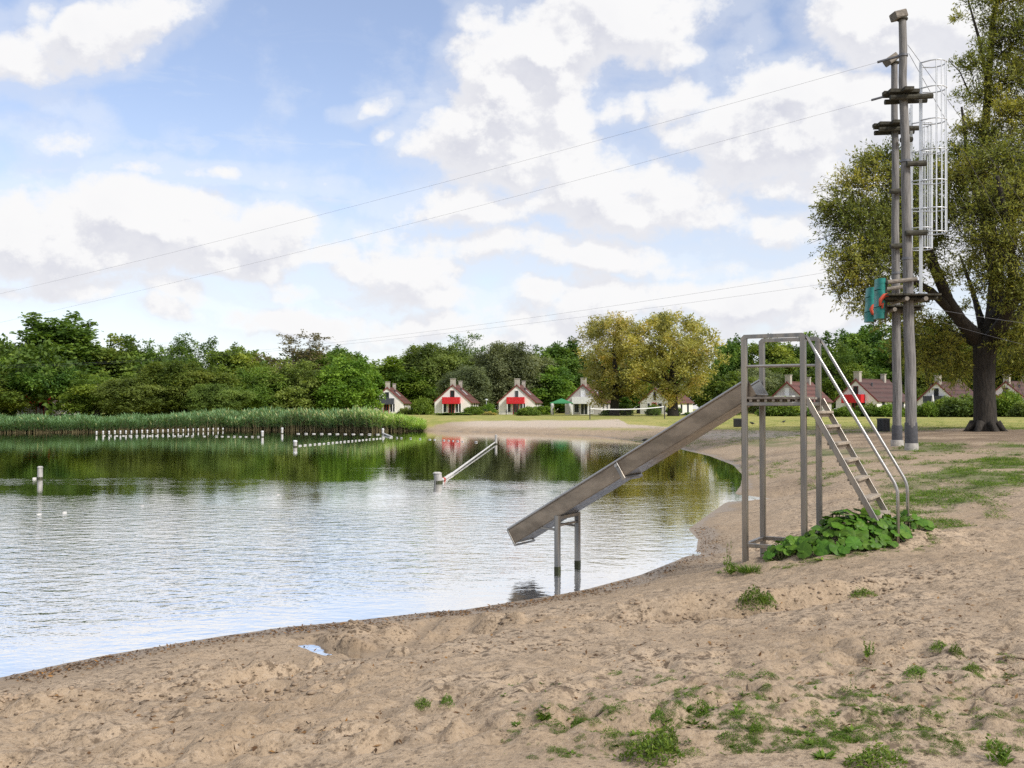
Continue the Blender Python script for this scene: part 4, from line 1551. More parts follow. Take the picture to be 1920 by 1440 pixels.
# ------------------------------------------------------------------ reeds along the far bank (stuff)
rg = np.random.default_rng(404)
segs = []
pos, hts = [], []
pxs = rg.uniform(-320, 795, 15000)
for px in pxs:
    dense = 1.0
    sh = np.interp(px, [-400, 0, 180, 300, 420, 560, 640, 700, 740, 800], [812, 811.5, 810, 807.5, 806, 806.5, 807.5, 808.5, 808, 808])
    p = on_z(px, sh, 0.0)
    back = rg.random() ** 1.3 * np.interp(px, [-400, 300, 420, 700, 795], [4, 4, 6, 6, 3])
    h = np.interp(px, [-400, 150, 300, 430, 560, 690, 760, 800], [.85, .9, 1.0, 1.15, 1.5, 1.4, .85, .4])
    y = p.y + back - .3
    pos.append((px, p.x * y / p.y, y))
    hts.append(h * rg.uniform(.6, 1.15) * (.72 + .52 * vnoise(np.array([px / 26.0]), np.array([back / 3.0]), 3)[0]))
pos = np.array(pos)
hts = np.array(hts)
n = len(pos)
zg = np.minimum(ground(pos[:, 1], pos[:, 2], False), .35)
V, Fc, Tn = [], [], []
lean = rg.normal(size=(n, 2)) * .10
foot = np.stack([pos[:, 1], pos[:, 2], np.maximum(zg, -.15) - .05], -1)
top = foot + np.stack([lean[:, 0] * hts, lean[:, 1] * hts, hts], -1)
# stalks
sv, sf = twig_mesh(foot, top, .022, rg)
V.append(sv); Fc.append(sf); Tn.append(np.full(len(sf), .03))
cnt = len(sv)
# leaves in several tiers
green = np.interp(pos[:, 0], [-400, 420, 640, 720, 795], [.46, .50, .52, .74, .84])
for k in range(8):
    t = rg.uniform(.25, 1.0, n)
    b0 = foot + (top - foot) * t[:, None]
    a = rg.uniform(0, 6.28, n)
    ax = _unit(np.stack([np.cos(a) * .75, np.sin(a) * .75, rg.uniform(.2, 1.1, n)], -1))
    nr = _unit(np.stack([-ax[:, 2] * np.cos(a), -ax[:, 2] * np.sin(a), np.full(n, .75)], -1) + rg.normal(size=(n, 3)) * .2)
    lv, lf = leaf_quads(b0, ax, nr, rg.uniform(.35, .65, n), rg.uniform(.05, .085, n))
    V.append(lv); Fc.append(lf + cnt); cnt += len(lv)
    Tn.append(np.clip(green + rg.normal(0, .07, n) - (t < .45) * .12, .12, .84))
pl = rg.random(n) < np.interp(pos[:, 0], [-400, 330, 480, 560, 720, 795], [.02, .05, .14, .34, .34, .06])
pt = top[pl]
ax = _unit(np.stack([np.full(len(pt), -.35), rg.normal(size=len(pt)) * .2, np.full(len(pt), .9)], -1) + rg.normal(size=(len(pt), 3)) * .2)
for k in range(2):
    nr = _unit(np.cross(ax, rg.normal(size=(len(pt), 3))))
    lv, lf = leaf_quads(pt - ax * .1, ax, nr, rg.uniform(.25, .42, len(pt)), rg.uniform(.06, .11, len(pt)))
    V.append(lv); Fc.append(lf + cnt); cnt += len(lv)
    Tn.append(rg.uniform(.93, 1.0, len(pt)))
fq = np.concatenate([x for x in Fc])
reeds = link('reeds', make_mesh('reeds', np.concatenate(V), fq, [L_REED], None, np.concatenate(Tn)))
tag(reeds, 'belt of tall reeds with pale plumes along the far bank', 'reeds', kind='stuff')

# ------------------------------------------------------------------ water slide
DFR = 11.0
KX = 1280.0 / F
FL = Vector((.3482 * KX * DFR, 1.0292 * DFR, 0))
FR = Vector((.4242 * KX * DFR, DFR, 0))
BL = Vector((.4000 * KX * DFR, 1.0847 * DFR, 0))
BR = Vector((.4759 * KX * DFR, 1.0539 * DFR, 0))
EX = ((FR - FL) + (BR - BL)).normalized()
EY = Vector((-EX.y, EX.x, 0))
wa_ = ((FR - FL) + (BR - BL)).length / 2
da_ = ((BL - FL).dot(EY) + (BR - FR).dot(EY)) / 2
ctr = (FL + FR + BL + BR) / 4
FL = ctr - EX * wa_ / 2 - EY * da_ / 2
FR = ctr + EX * wa_ / 2 - EY * da_ / 2
BL = ctr - EX * wa_ / 2 + EY * da_ / 2
BR = ctr + EX * wa_ / 2 + EY * da_ / 2


def zat(py, Y):
    return EYE + (765 - py) / F * Y


def U(p, z):
    return Vector((p.x, p.y, z))


gc = gz(ctr.x, ctr.y)
slide = empty('water_slide', (ctr.x, ctr.y, gc), 'steel water slide with square tower and plank ladder standing at the sandy waterline', 'slide')
PZ = zat(744, ctr.y)             # top of the platform
TOP = zat(628, FL.y)
TW = .062
for p in (FL, FR, BL, BR):
    mb = MB()
    mb.beam(U(p, gz(p.x, p.y) - .35), U(p, TOP - .035), TW, TW, side=EX, ch=.10)
    mb.part('leg', M_STEEL, slide)
for a, b in ((FL, FR), (BL, BR)):
    mb = MB()
    c = .055
    a0, b0 = a - EX * TW / 2, b + EX * TW / 2
    # flat top rail with clipped corners
    o_ = [U(a0, TOP - .075), U(a0, TOP - .035), U(a0 + EX * .035, TOP), U(b0 - EX * .035, TOP), U(b0, TOP - .035), U(b0, TOP - .075),
          U(b0 - EX * .07, TOP - .042), U(a0 + EX * .07, TOP - .042)]
    o_ = [p - EY * .033 for p in o_]
    mb.prism(o_, EY * .066)
    mb.part('top_rail', M_STEEL, slide, smooth=.3)
    mb = MB()
    zz = zat(687, a.y)
    mb.tube([U(a + EX * .02, zz), U(b - EX * .02, zz)], .0165, 10)
    mb.part('guard_rail', M_PIPE, slide)
# platform frame, bearers and planks
mb = MB()
for a, b in ((FL, FR), (BL, BR), (FL, BL), (FR, BR)):
    d_ = (b - a).normalized()
    mb.beam(U(a + d_ * TW * .5, PZ - .085), U(b - d_ * TW * .5, PZ - .085), .04, .05, side=(0, 0, 1))
mb.part('platform_frame', M_STEEL, slide)
for k in range(7):
    mb = MB()
    p = FL + EX * (TW * .5 + (wa_ - TW) * (k + .5) / 7)
    mb.beam(U(p - EY * .02, PZ - .046), U(p + EY * (da_ + .02), PZ - .046), .026, .026, side=EX)
    mb.part('bearer', M_PLANK, slide)
for k in range(6):
    mb = MB()
    p0 = FL + EY * (-.02 + (da_ + .04) * (k + .5) / 6)
    mb.beam(U(p0 + EX * (TW * .5 if k in (0, 5) else -.01), PZ - .016 + .002 * (k % 2)),
            U(p0 + EX * (wa_ - (TW * .5 if k in (0, 5) else -.01)), PZ - .016 + .002 * (k % 2)), (da_ + .04) / 6 - .012, .026, side=EY)
    mb.part('plank', M_PLANK, slide)
# bars round the foot of the tower
BZ = zat(1021, FL.y)
for a, b in ((FL, FR), (BL, BR), (FL, BL), (FR, BR)):
    mb = MB()
    d_ = (b - a).normalized()
    mb.beam(U(a + d_ * TW * .5, BZ), U(b - d_ * TW * .5, BZ), .045, .045, side=(0, 0, 1))
    mb.part('foot_bar', M_STEEL, slide)
# chute
CA = math.atan2(2.37 - .472, 3.16)
CD = (-EX * math.cos(CA) + Vector((0, 0, -math.sin(CA)))).normalized()    # down the slide
CN = (EX * math.sin(CA) + Vector((0, 0, -math.cos(CA)))).normalized()     # square to it, downwards
A0 = U(FL + EY * .062, 2.37) + CD * -.015
LEN = math.hypot(3.16, 2.37 - .472) + .0
CH, CWD = .205, .50
n_ = 1
near0, near1 = A0, A0 + CD * LEN
th = .012


def plate(p, q_, r_, s_, nrm, t_):
    mb = MB()
    mb.prism([p, q_, r_, s_], nrm * t_)
    return mb


mb = plate(near0, near1, near1 + CN * CH, near0 + CN * CH, EY, th)
# pressed seam above the fold
mb.beam(near0 + CN * (CH * .93) - EY * .003, near1 + CN * (CH * .93) - EY * .003, .012, .008, side=CN)
mb.part('chute_side', M_CHUTE, slide, smooth=.3)
far0, far1 = near0 + EY * CWD, near1 + EY * CWD
mb = plate(far0, far1, far1 + CN * CH, far0 + CN * CH, -EY, th)
mb.part('chute_side', M_PIPE, slide, smooth=.3)
mb = MB()
o_ = [near0 + CN * (CH - .05), near0 + CN * CH, far0 + CN * CH, far0 + CN * (CH - .05)]
inn = [far0 + CN * (CH - .012) - EY * th, near0 + CN * (CH - .012) + EY * th]
mb.prism([near0 + CN * (CH - .012) + EY * (th + .001), near0 + CN * (CH - .001) + EY * (th + .001), far0 + CN * (CH - .001) - EY * (th + .001), far0 + CN * (CH - .012) - EY * (th + .001)],
         CD * (LEN - .002))
mb.part('chute_bed', M_STEEL, slide, smooth=.3)
for p0, p1 in ((near0, near1), (far0, far1)):
    mb = MB()
    mb.tube([p0 - EY * .002, p1 - EY * .002], .017, 10)
    mb.part('rim', M_PIPE, slide)
# lip at the lower end, sticking out below the bed
mb = MB()
mb.beam(near1 + CD * .006, near1 + CN * (CH + .03) + CD * .006, .02, .03, side=CD)
mb.beam(far1 + CD * .006, far1 + CN * (CH + .03) + CD * .006, .02, .03, side=CD)
mb.beam(near1 + CN * (CH + .022) - EY * .012 + CD * .004, far1 + CN * (CH + .022) + EY * .012 + CD * .004, .03, .02, side=CD)
mb.part('end_lip', M_STEEL, slide)
# joint collar halfway
tj = LEN * .52
j0 = near0 + CD * tj
mb = MB()
mb.beam(j0 + CN * .02 - EY * .012, j0 + CN * (CH + .03) - EY * .012, .05, .025, side=CD)
mb.beam(j0 + CN * (CH + .022) - EY * .02, j0 + CN * (CH + .022) + EY * (CWD + .02), .06, .035, side=CD)
mb.beam(j0 + EY * (CWD + .012) + CN * .02, j0 + EY * (CWD + .012) + CN * (CH + .03), .05, .025, side=CD)
jc = mb.part('joint_collar', M_STEEL, slide)
mb = MB()
mb.tube([j0 + CN * .05 - EY * .02, j0 + CN * .05 - EY * .05], .02, 8)
mb.part('bolt', M_PIPE, jc)
# support stand in the water
ts = 2.42 / math.cos(CA)
s0 = near0 + CD * ts
sn = Vector((s0.x, s0.y, 0)) - EY * .035
sf_ = sn + EY * (CWD + .07)
SZ = zat(966, sn.y)
for p in (sn, sf_):
    mb = MB()
    mb.beam(U(p, gz(p.x, p.y) - .5), U(p, SZ), .064, .064, side=EX, ch=.1)
    lg = mb.part('support_post', M_STEEL, slide)
    mb = MB()
    mb.beam(U(p, -.12), U(p, .062), .068, .068, side=EX, ch=.1)
    mb.part('algae_band', M_ALGAE, lg)
mb = MB()
mb.beam(U(sn + EY * .03, SZ - .03), U(sf_ - EY * .03, SZ - .03), .05, .05, side=EX)
mb.part('cross_bar', M_STEEL, slide)
mb = MB()
zb_ = zat(985, sn.y)
mb.beam(U(sn + EY * .03, zb_), U(sf_ - EY * .03, zb_), .03, .03, side=EX)
mb.part('cross_bar', M_STEEL, slide)
for p in (sn + EY * .02, sf_ - EY * .02):
    mb = MB()
    zz = zat(993, sn.y)
    # runs back to the underside of the chute
    L_ = (zz - (near0 + CN * CH).z) / -math.tan(CA)
    q_ = near0 + CN * CH - EX * ((near0 + CN * CH).z - zz) / math.tan(CA)
    q_ = Vector((q_.x, q_.y, 0)) + EY * ((p - sn).dot(EY) - .0)
    mb.beam(U(p - EX * .03, zz), U(q_, zz + .01), .028, .028, side=(0, 0, 1))
    mb.part('brace', M_STEEL, slide)
# ladder
LS = (2.18 - .632) / .849
LL = 1.0


def on_ladder(p, z):
    return p + EX * ((PZ - .02 - z) / LS) + EX * .03


for p in (FR, BR):
    mb = MB()
    zf = gz(*(on_ladder(p, .45)[:2])) - .15
    mb.beam(U(on_ladder(p, PZ - .03), PZ - .03), U(on_ladder(p, zf), zf), .02, .062, side=EY)
    mb.part('stringer', M_STEEL, slide)
for py_ in (773, 798.6, 830, 860, 893, 926.7, 957, 991):
    z = zat(py_, FR.y - .12) - (py_ - 770) * .00025
    a, b = on_ladder(FR, z) + EY * .012, on_ladder(BR, z) - EY * .012
    mb = MB()
    mb.beam(U(a, z), U(b, z), .115, .030, side=EX)
    st_ = mb.part('step', M_TREAD, slide)
    mb = MB()
    mb.beam(U(a - EX * .01, z - .036), U(b - EX * .01, z - .036), .05, .036, side=EX)
    mb.part('step_bearer', M_TREAD, st_)
for p in (FR, BR):
    mb = MB()
    s = p + EX * .03
    kx = .973 if p is FR else .965
    kz = 1.205
    k = p + EX * kx
    gzz = gz(k.x, k.y)
    slope = (TOP - .03 - kz) / (kx - .03)
    pts = [U(s, TOP - .03)]
    for i in range(1, 8):
        t = i / 8
        pts.append(U(s, TOP - .03).lerp(U(k, kz), t))
    # rounded knee
    pts += [U(k - EX * .035, kz + .035 * slope), U(k - EX * .014, kz + .008), U(k - EX * .003, kz - .035), U(k, kz - .10), U(k, gzz - .2)]
    mb.tube(pts, .0175, 10)
    mb.part('handrail', M_PIPE, slide, smooth='all')

# ------------------------------------------------------------------ big leaved plants at the tower foot
def big_leaf(seed):
    rng = np.random.default_rng(seed)
    n = 18
    v = [(0, 0, 0)]
    ring1, ring2 = [], []
    for i in range(n):
        a = 2 * math.pi * i / n
        # kidney outline with a notch at the stalk (angle pi)
        r_ = 1.0 - .55 * math.exp(-((a - math.pi) / .28) ** 2) + .05 * math.sin(a * 9 + seed) + rng.uniform(-.04, .04)
        r_ *= 1 + .10 * math.cos(a)
        wv_ = .07 * math.sin(a * 5 + seed) + .05 * math.sin(a * 3 + 2 * seed)
        ring1.append((r_ * .55 * math.cos(a), r_ * .55 * math.sin(a), .05 + wv_ * .35))
        ring2.append((r_ * math.cos(a), r_ * math.sin(a), -.04 + wv_))
    v += ring1 + ring2
    f = []
    for i in range(n):
        j = (i + 1) % n
        f.append([0, 1 + i, 1 + j])
        f.append([1 + i, 1 + n + i, 1 + n + j, 1 + j])
    me = make_mesh('leaf', np.array(v), f, [L_BIG], 'all', np.clip(rng.normal(.5, .12, len(f)), 0, 1))
    return me


LEAVES = [big_leaf(s) for s in range(4)]


def leafy_plant(cpx, cpy, Y, rx, ry, hgt, count, size, label, lobes, seed, group=None):
    rng = np.random.default_rng(seed)
    c = at(cpx, cpy, Y)
    z0 = gz(c.x, Y)
    r = empty('leafy_plant', (c.x, Y, z0), label, 'plant', group)
    stems = MB()
    for i in range(count):
        a, q_ = rng.uniform(0, 2 * math.pi), math.sqrt(rng.random())
        x, y = c.x + rx * q_ * math.cos(a), Y + ry * q_ * math.sin(a)
        h = 0.05
        for (lx, lw_, lh) in lobes:
            h = max(h, lh * math.exp(-((x - c.x - lx) / lw_) ** 2) * max(.12, 1 - (abs(y - Y) / ry) ** 2))
        h *= rng.uniform(.55, 1.05)
        g_ = gz(x, y)
        s = size * rng.choice([.45, .7, .9, 1.1, 1.3], p=[.2, .25, .25, .2, .1]) * rng.uniform(.9, 1.1)
        o = link('leaf', LEAVES[rng.integers(4)], r)
        o.location = (x - c.x, y - Y, g_ + h + .02 - z0)
        # faces outwards and up
        out = Vector((math.cos(a) * q_ * .9 + rng.normal() * .25, math.sin(a) * q_ * .9 - .30 + rng.normal() * .25, 1.0)).normalized()
        qn = out.to_track_quat('Z', 'Y')
        e = (qn.to_matrix() @ Matrix.Rotation(rng.uniform(0, 6.28), 3, 'Z')).to_euler()
        o.rotation_euler = e
        o.scale = (s, s, s)
        stems.tube([(x * .6 + c.x * .4, y * .6 + Y * .4, g_ - .03), (x, y, g_ + h * .6), (x, y, g_ + h + .02)], [.007, .006, .004], 4)
    so = stems.part('stalks', M_STEM, r)
    so['kind'] = 'stuff'
    return r


leafy_plant(1588, 1035, 10.75, .66, .44, .4, 250, .072, 'dense mound of big round green leaves around the ladder foot',
            [(-.05, .28, .30), (.22, .34, .23), (-.45, .22, .15)], 21)
leafy_plant(1475, 1050, 10.85, .26, .24, .2, 60, .055, 'smaller leafy patch under the front right tower leg', [(0, .25, .17)], 22)
leafy_plant(1712, 1014, 11.0, .20, .22, .2, 26, .062, 'small big leaved plant at the outer handrail foot', [(-.05, .2, .14)], 23)
# one leaf stands up high above the mound, as in the photograph
hl = [o for o in bpy.data.objects if o.name.startswith('leaf') and o.type == 'MESH' and o.parent][0]
pl_ = hl.parent
tp_ = at(1613, 1003, 10.7)
hl.location = tp_ - Vector(pl_.location)
hl.rotation_euler = (math.radians(62), 0, .25)
hl.scale = (.13, .15, .13)

# ------------------------------------------------------------------ climbing poles with zip line platforms
PG = 'poles of the zip line'


def pole(p_top, p_bot, Y, r0, r1, label, sleeve, footr):
    a = at(p_bot[0], p_bot[1], Y)
    b = at(p_top[0], p_top[1], Y)
    root = empty('climbing_pole', (a.x, a.y, gz(a.x, a.y)), label, 'pole', PG)
    zf = gz(a.x, a.y)
    a = Vector((a.x, a.y, zf - .1))
    rngp = np.random.default_rng(int(p_top[0]))
    pts, rs = [], []
    for i in range(15):
        t = i / 14
        p = a.lerp(b, t)
        if 0 < i < 14:
            p = p + Vector((rngp.normal() * .012, rngp.normal() * .012, 0))
        pts.append(p)
        rs.append((r0 + (r1 - r0) * t) * (1 + rngp.normal() * .02))
    mb = MB()
    mb.tube(pts, rs, 16)
    mb.part('shaft', M_POLE, root, smooth=.7)
    mb = MB()
    d_ = (b - a).normalized()
    mb.tube([a + d_ * .2, a + d_ * .22, a + d_ * sleeve, a + d_ * (sleeve + .01)], [r0 * 1.10, r0 * 1.13, r0 * 1.10, r0 * 1.02], 16)
    sl = mb.part('sleeve', M_SLEEVE, root, smooth=.7)
    mb = MB()
    mb.lathe((a.x, a.y, zf - .1), [(footr, 0), (footr, .28), (footr * .96, .31)], 20)
    mb.part('concrete_foot', M_CONC, root, smooth=.5)
    return root, a, b, r0, r1


D1, D2 = 31.0, 34.0
p1, a1, b1, _, _ = pole((1692, 36), (1709, 832), D1, .172, .118, 'front thicker grey wooden pole, the taller one with the ladder cage', .95, .205)
p2, a2, b2, _, _ = pole((1677, 118), (1682, 822), D2, .155, .105, 'rear grey wooden pole, shorter and left of the taller front one', .80, .21)


def on_pole(a, b, py, Y):
    z = at(960, py, Y).z
    t = (z - a.z) / (b.z - a.z)
    return a.lerp(b, t)


# small roofs on the pole tops
for root, b, s, lean, Y in ((p1, b1, .62, -.30, D1), (p2, b2, .62, -.62, D2)):
    mb = MB()
    c = b + Vector((-.10, 0, .12))
    ax = Vector((math.cos(lean), 0, math.sin(lean) * -1)).normalized()
    ax = Vector((math.cos(lean), .2, -math.sin(lean))).normalized()
    mb.beam(c - ax * .22, c + ax * .18, .36, .24, side=(0, 1, 0))
    mb.part('top_cap', M_PLANK, root, smooth=.3)
    mb = MB()
    mb.lathe((b.x, b.y, b.z - .03), [(.16, 0), (.17, .03), (.16, .06)], 14)
    mb.part('cap_plate', M_DARKWOOD, root)


def half_disc(root, c, R, a0, a1, th, planks, mat_, tilt=0.0):
    """platform of boards cut to a rounded outline; c = pole axis point, boards run along x"""
    for k in range(planks):
        y0, y1 = -R + 2 * R * k / planks + .008, -R + 2 * R * (k + 1) / planks - .008
        ym = max(abs(y0), abs(y1)) * .98
        w_ = math.sqrt(max(.02, R * R - min(R * R * .95, ym * ym)))
        mb = MB()
        mb.box((c.x + (a0 + a1) * w_ / 2, c.y + (y0 + y1) / 2, c.z), ((a1 - a0) * w_, y1 - y0, th))
        mb.part('platform_board', mat_, root, smooth=.3)


# upper platform on the front pole
c = on_pole(a1, b1, 178, D1)
half_disc(p1, c + Vector((-.02, 0, .05)), .56, -1.15, .85, .10, 5, M_DARKWOOD)
for dy in (-.22, .22):
    mb = MB()
    mb.tube([c + Vector((-.52, dy, -.16)), c + Vector((.80, dy, -.10))], .085, 8)
    mb.part('platform_beam', M_DARKWOOD, p1)
# upper platform on the rear pole
c = on_pole(a2, b2, 238, D2)
half_disc(p2, c + Vector((-.08, 0, .05)), .56, -1.2, .8, .10, 5, M_DARKWOOD)
for dy in (-.22, .22):
    mb = MB()
    mb.tube([c + Vector((-.62, dy, -.15)), c + Vector((.74, dy, -.10))], .085, 8)
    mb.part('platform_beam', M_DARKWOOD, p2)
# short half logs to climb on
for root, a, b, Y, lst in ((p1, a1, b1, D1, [(311, -.06, .55), (440, -.14, .52)]), (p2, a2, b2, D2, [(362, -.28, .22), (464, -.28, .24), (266, .1, .5)])):
    for py, x0, x1 in lst:
        c = on_pole(a, b, py, Y)
        mb = MB()
        mb.tube([c + Vector((x0, -.24, 0)), c + Vector((x1, -.22, .03))], [.085, .095], 9)
        mb.part('climbing_log', M_DARKWOOD, root)
for root, a, b, Y, py in ((p1, a1, b1, D1, 302), (p1, a1, b1, D1, 485), (p2, a2, b2, D2, 512), (p1, a1, b1, D1, 104)):
    c = on_pole(a, b, py, Y)
    mb = MB()
    mb.tube([c + Vector((0, 0, -.035)), c + Vector((0, 0, .035))], .165 if root is p1 and py > 200 else .145, 16)
    mb.part('strap', M_CABLE, root)
# lower platforms with guard logs, pads and padded lines
for root, a, b, Y, pyp, pyg, xl, xr in ((p1, a1, b1, D1, 560, 527, -.86, .78), (p2, a2, b2, D2, 580, 541, -.66, .74)):
    c = on_pole(a, b, pyp, Y)
    for k in range(7):
        mb = MB()
        x0 = c.x + xl + (xr - xl) * k / 7 + .008
        x1 = c.x + xl + (xr - xl) * (k + 1) / 7 - .008
        mb.box(((x0 + x1) / 2, c.y, c.z + .07), (x1 - x0, 1.25, .05))
        mb.part('platform_board', M_DARKWOOD, root, smooth=.3)
    for dy in (-.30, .30):
        mb = MB()
        mb.tube([c + Vector((xl, dy, -.02)), c + Vector((xr, dy, -.02))], .06, 8)
        mb.part('platform_beam', M_DARKWOOD, root)
    for dx in (-.28, .3):
        mb = MB()
        mb.tube([c + Vector((dx, -.62, -.06)), c + Vector((dx, .62, -.06))], .07, 8)
        mb.part('platform_joist', M_PLANK, root)
    c = on_pole(a, b, pyg, Y)
    mb = MB()
    mb.tube([c + Vector((xl + .12, -.26, -.07)), c + Vector((.17, -.26, .03))], .068, 9)
    mb.part('guard_log', M_PLANK, root)
    # backing board of the pad
for root, Y, x0, y0, y1, x1, lab in ((p1, D1, 1650, 523, 598, 1648, 'front'), (p2, D2, 1633, 540, 604, 1629, 'rear')):
    top_, bot_ = at(x0, y0, Y), at(x1, y1, Y)
    mb = MB()
    mb.beam(top_ + Vector((.115, .04, .02)), bot_ + Vector((.15, .04, .0)), .10, .42, side=(1, 0, 0))
    mb.part('backing_post', M_DARKWOOD, root, smooth=.3)
    mb = MB()
    n_ = 7
    prev = None
    for i in range(n_):
        t0, t1 = i / n_, (i + 1) / n_
        q0, q1 = top_.lerp(bot_, t0), top_.lerp(bot_, t1)
        wv_ = .012 * math.sin(i * 2.1)
        mb.beam(q0 + Vector((wv_, 0, 0)), q1 + Vector((-wv_, 0, 0)), .20 + .02 * math.sin(i * 1.7), .50, side=(1, 0, 0), ch=.25)
    mb.part('pad', M_TEAL, root, smooth=.8)
    o = at(x0 + 8, y0 + (58 if root is p1 else 54), Y - .30)
    mb = MB()
    if root is p1:
        wpx_ = [(1666, 553), (1658, 554), (1651, 562), (1650, 572), (1655, 570), (1654, 578)]
    else:
        wpx_ = [(1643, 571), (1637, 574), (1633, 580), (1636, 587), (1641, 590)]
    mb.tube([at(x, y, Y - .32) for x, y in wpx_], [.05, .062, .062, .058, .06, .035][:len(wpx_)], 8)
    mb.part('padded_sling', M_ORANGE, root, smooth='all')
# ladders with hoop cages
LG = 'caged ladders of the poles'


def cage_ladder(Y, top, bot, xl, xr, hoops, reach, label, rungs_to, bars_to):
    pt, pb_ = at(xl, top, Y), at(xl, bot, Y)
    q0 = at(xr, bot, Y)
    base = Vector((pb_.x, Y, pb_.z))
    root = empty('cage_ladder', base, label, 'ladder', LG)
    wx_ = q0.x - pb_.x
    wdir = Vector((wx_, math.sqrt(max(.01, .44 ** 2 - wx_ ** 2)), 0))
    nrm = Vector((wdir.y, -wdir.x, 0)).normalized()
    H = pt.z - pb_.z
    lean = Vector((pt.x - pb_.x, 0, 0))
    for k in (0, 1):
        mb = MB()
        s = base + wdir * k
        mb.beam(s, s + Vector((lean.x, 0, H)), .035, .085, side=wdir)
        mb.part('rail', M_GALV, root, smooth=.3)
    nr_ = int(H / .28)
    for i in range(nr_):
        z = .12 + i * .28
        if z > rungs_to:
            break
        s = base + Vector((lean.x * z / H, 0, z))
        mb = MB()
        mb.tube([s, s + wdir], .018, 6)
        mb.part('rung', M_GALV, root)
    ang = [math.radians(x) for x in range(-100, 101, 20)]
    ctr_ = wdir * .5 + nrm * reach * .52

    def hp(z, a):
        rr = reach * .52
        d_ = nrm * math.cos(a) * rr + wdir.normalized() * math.sin(a) * max(rr, .34)
        return base + Vector((lean.x * z / H, 0, z)) + ctr_ + d_
    zs = []
    for py in hoops:
        z = at(xl, py, Y).z - base.z
        zs.append(z)
        mb = MB()
        pts = [base + Vector((lean.x * z / H, 0, z))] + [hp(z, a) for a in ang] + [base + wdir + Vector((lean.x * z / H, 0, z))]
        mb.tube(pts, .021, 6)
        mb.part('hoop', M_GALV, root, smooth='all')
    zlo, zhi = min(zs), max(zs)
    for a in (-1.35, -.9, -.45, 0, .45, .9, 1.35):
        mb = MB()
        mb.tube([hp(zlo, a), hp(zhi, a)], .017, 5)
        mb.part('cage_bar', M_GALV, root)
    return root


cage_ladder(D1, 117, 552, 1726, 1737, [118, 166, 226, 282, 340, 392, 436], .72, 'front caged ladder hanging beside the taller pole', 7.2, 5)
cage_ladder(D2, 196, 470, 1709, 1716, [232, 286, 340, 392, 428, 466], .66, 'rear caged ladder half hidden behind the front one', 6, 4)

# ------------------------------------------------------------------ cables
CG = 'zip line cables'


def cable(pts, label, r=.012, sag=0.0, group=CG, grip=None, n=40, name='cable'):
    a, b = Vector(pts[0]), Vector(pts[-1])
    if len(pts) == 2:
        P_ = [a.lerp(b, i / n) - Vector((0, 0, sag * 4 * (i / n) * (1 - i / n))) for i in range(n + 1)]
    else:
        P_ = [Vector(p) for p in pts]
    root = empty(name, a, label, 'cable', group)
    mb = MB()
    mb.tube(P_, r, 5)
    mb.part('wire', M_CABLE, root, smooth='all')
    if grip:
        mb = MB()
        mb.tube([P_[0], P_[0] + (P_[1] - P_[0]).normalized() * grip], .04, 7)
        mb.part('sleeve', M_CABLE, root)
    return root


A = at(1690, 104, D1)
B = at(-420, 640, 62)
cable([A, B], 'upper of the two high cables running left from the taller pole top', .0036, .55, grip=.72)
A = at(1662, 180, D2)
B = at(-420, 690, 66)
cable([A, B], 'lower of the two high cables running left from the shorter pole', .0036, .6, grip=.5)
A = at(1690, 487, D1)
B = at(-150, 683, 70)
cable([A, B], 'upper of the two low cables from the pole platforms over the lake', .0033, 1.1)
A = at(1672, 514, D2)
B = at(-150, 690, 73)
cable([A, B], 'lower of the two low cables from the pole platforms over the lake', .0033, .9)
cable([at(1702, 84, D1), at(1990, 480, 40)], 'guy wire from the taller pole top down into the willow', .008, 0, 'guy wires of the poles')
cable([at(1704, 100, D1), at(1960, 560, 38)], 'second guy wire below it from the taller pole into the willow', .008, 0, 'guy wires of the poles')
cable([at(1738, 577, D1), at(2150, 626, 44)], 'thin cable running right from the pole platform past the willow trunk', .006, .15, 'guy wires of the poles')
cable([at(1726, 592, D2), at(2150, 690, 44)], 'lower thin cable running right behind the willow limbs', .005, .2, 'guy wires of the poles')

# ------------------------------------------------------------------ bathing area posts and float lines
FLOATM = {}


def float_me(key, m_, r=.055, L=.15):
    if key not in FLOATM:
        mb = MB()
        mb.tube([(-L / 2, 0, 0), (-L / 2 + .02, 0, 0), (L / 2 - .02, 0, 0), (L / 2, 0, 0)], [r * .55, r, r, r * .55], 8)
        FLOATM[key] = mb.mesh('float', m_, 'all')
    return FLOATM[key]


def lake_post(px, top, wl, label, r=.07, capm=None, group=None, slant=0.0, mat_=None):
    p = on_z(px, wl, 0)
    zt = at(px, top, p.y).z
    root = empty('lake_post', (p.x, p.y, 0), label, 'post', group)
    mb = MB()
    bot = min(-.25, gz(p.x, p.y) - .3)
    mb.tube([(p.x, p.y, bot), (p.x + slant * .3, p.y, zt * .55), (p.x + slant, p.y, zt)], [r, r, r * .96], 10)
    mb.part('shaft', mat_ or M_POST, root, smooth=.7)
    mb = MB()
    mb.lathe((p.x + slant, p.y, zt), [(r * 1.08, -.07 if capm else -.02), (r * 1.1, 0), (r * .7, .03)], 10)
    mb.part('cap', capm or M_POST, root)
    mb = MB()
    mb.lathe((p.x, p.y, 0), [(r * 1.04, -.15), (r * 1.05, .045), (r * 1.01, .06)], 10)
    mb.part('wet_band', M_ALGAE, root)
    return root


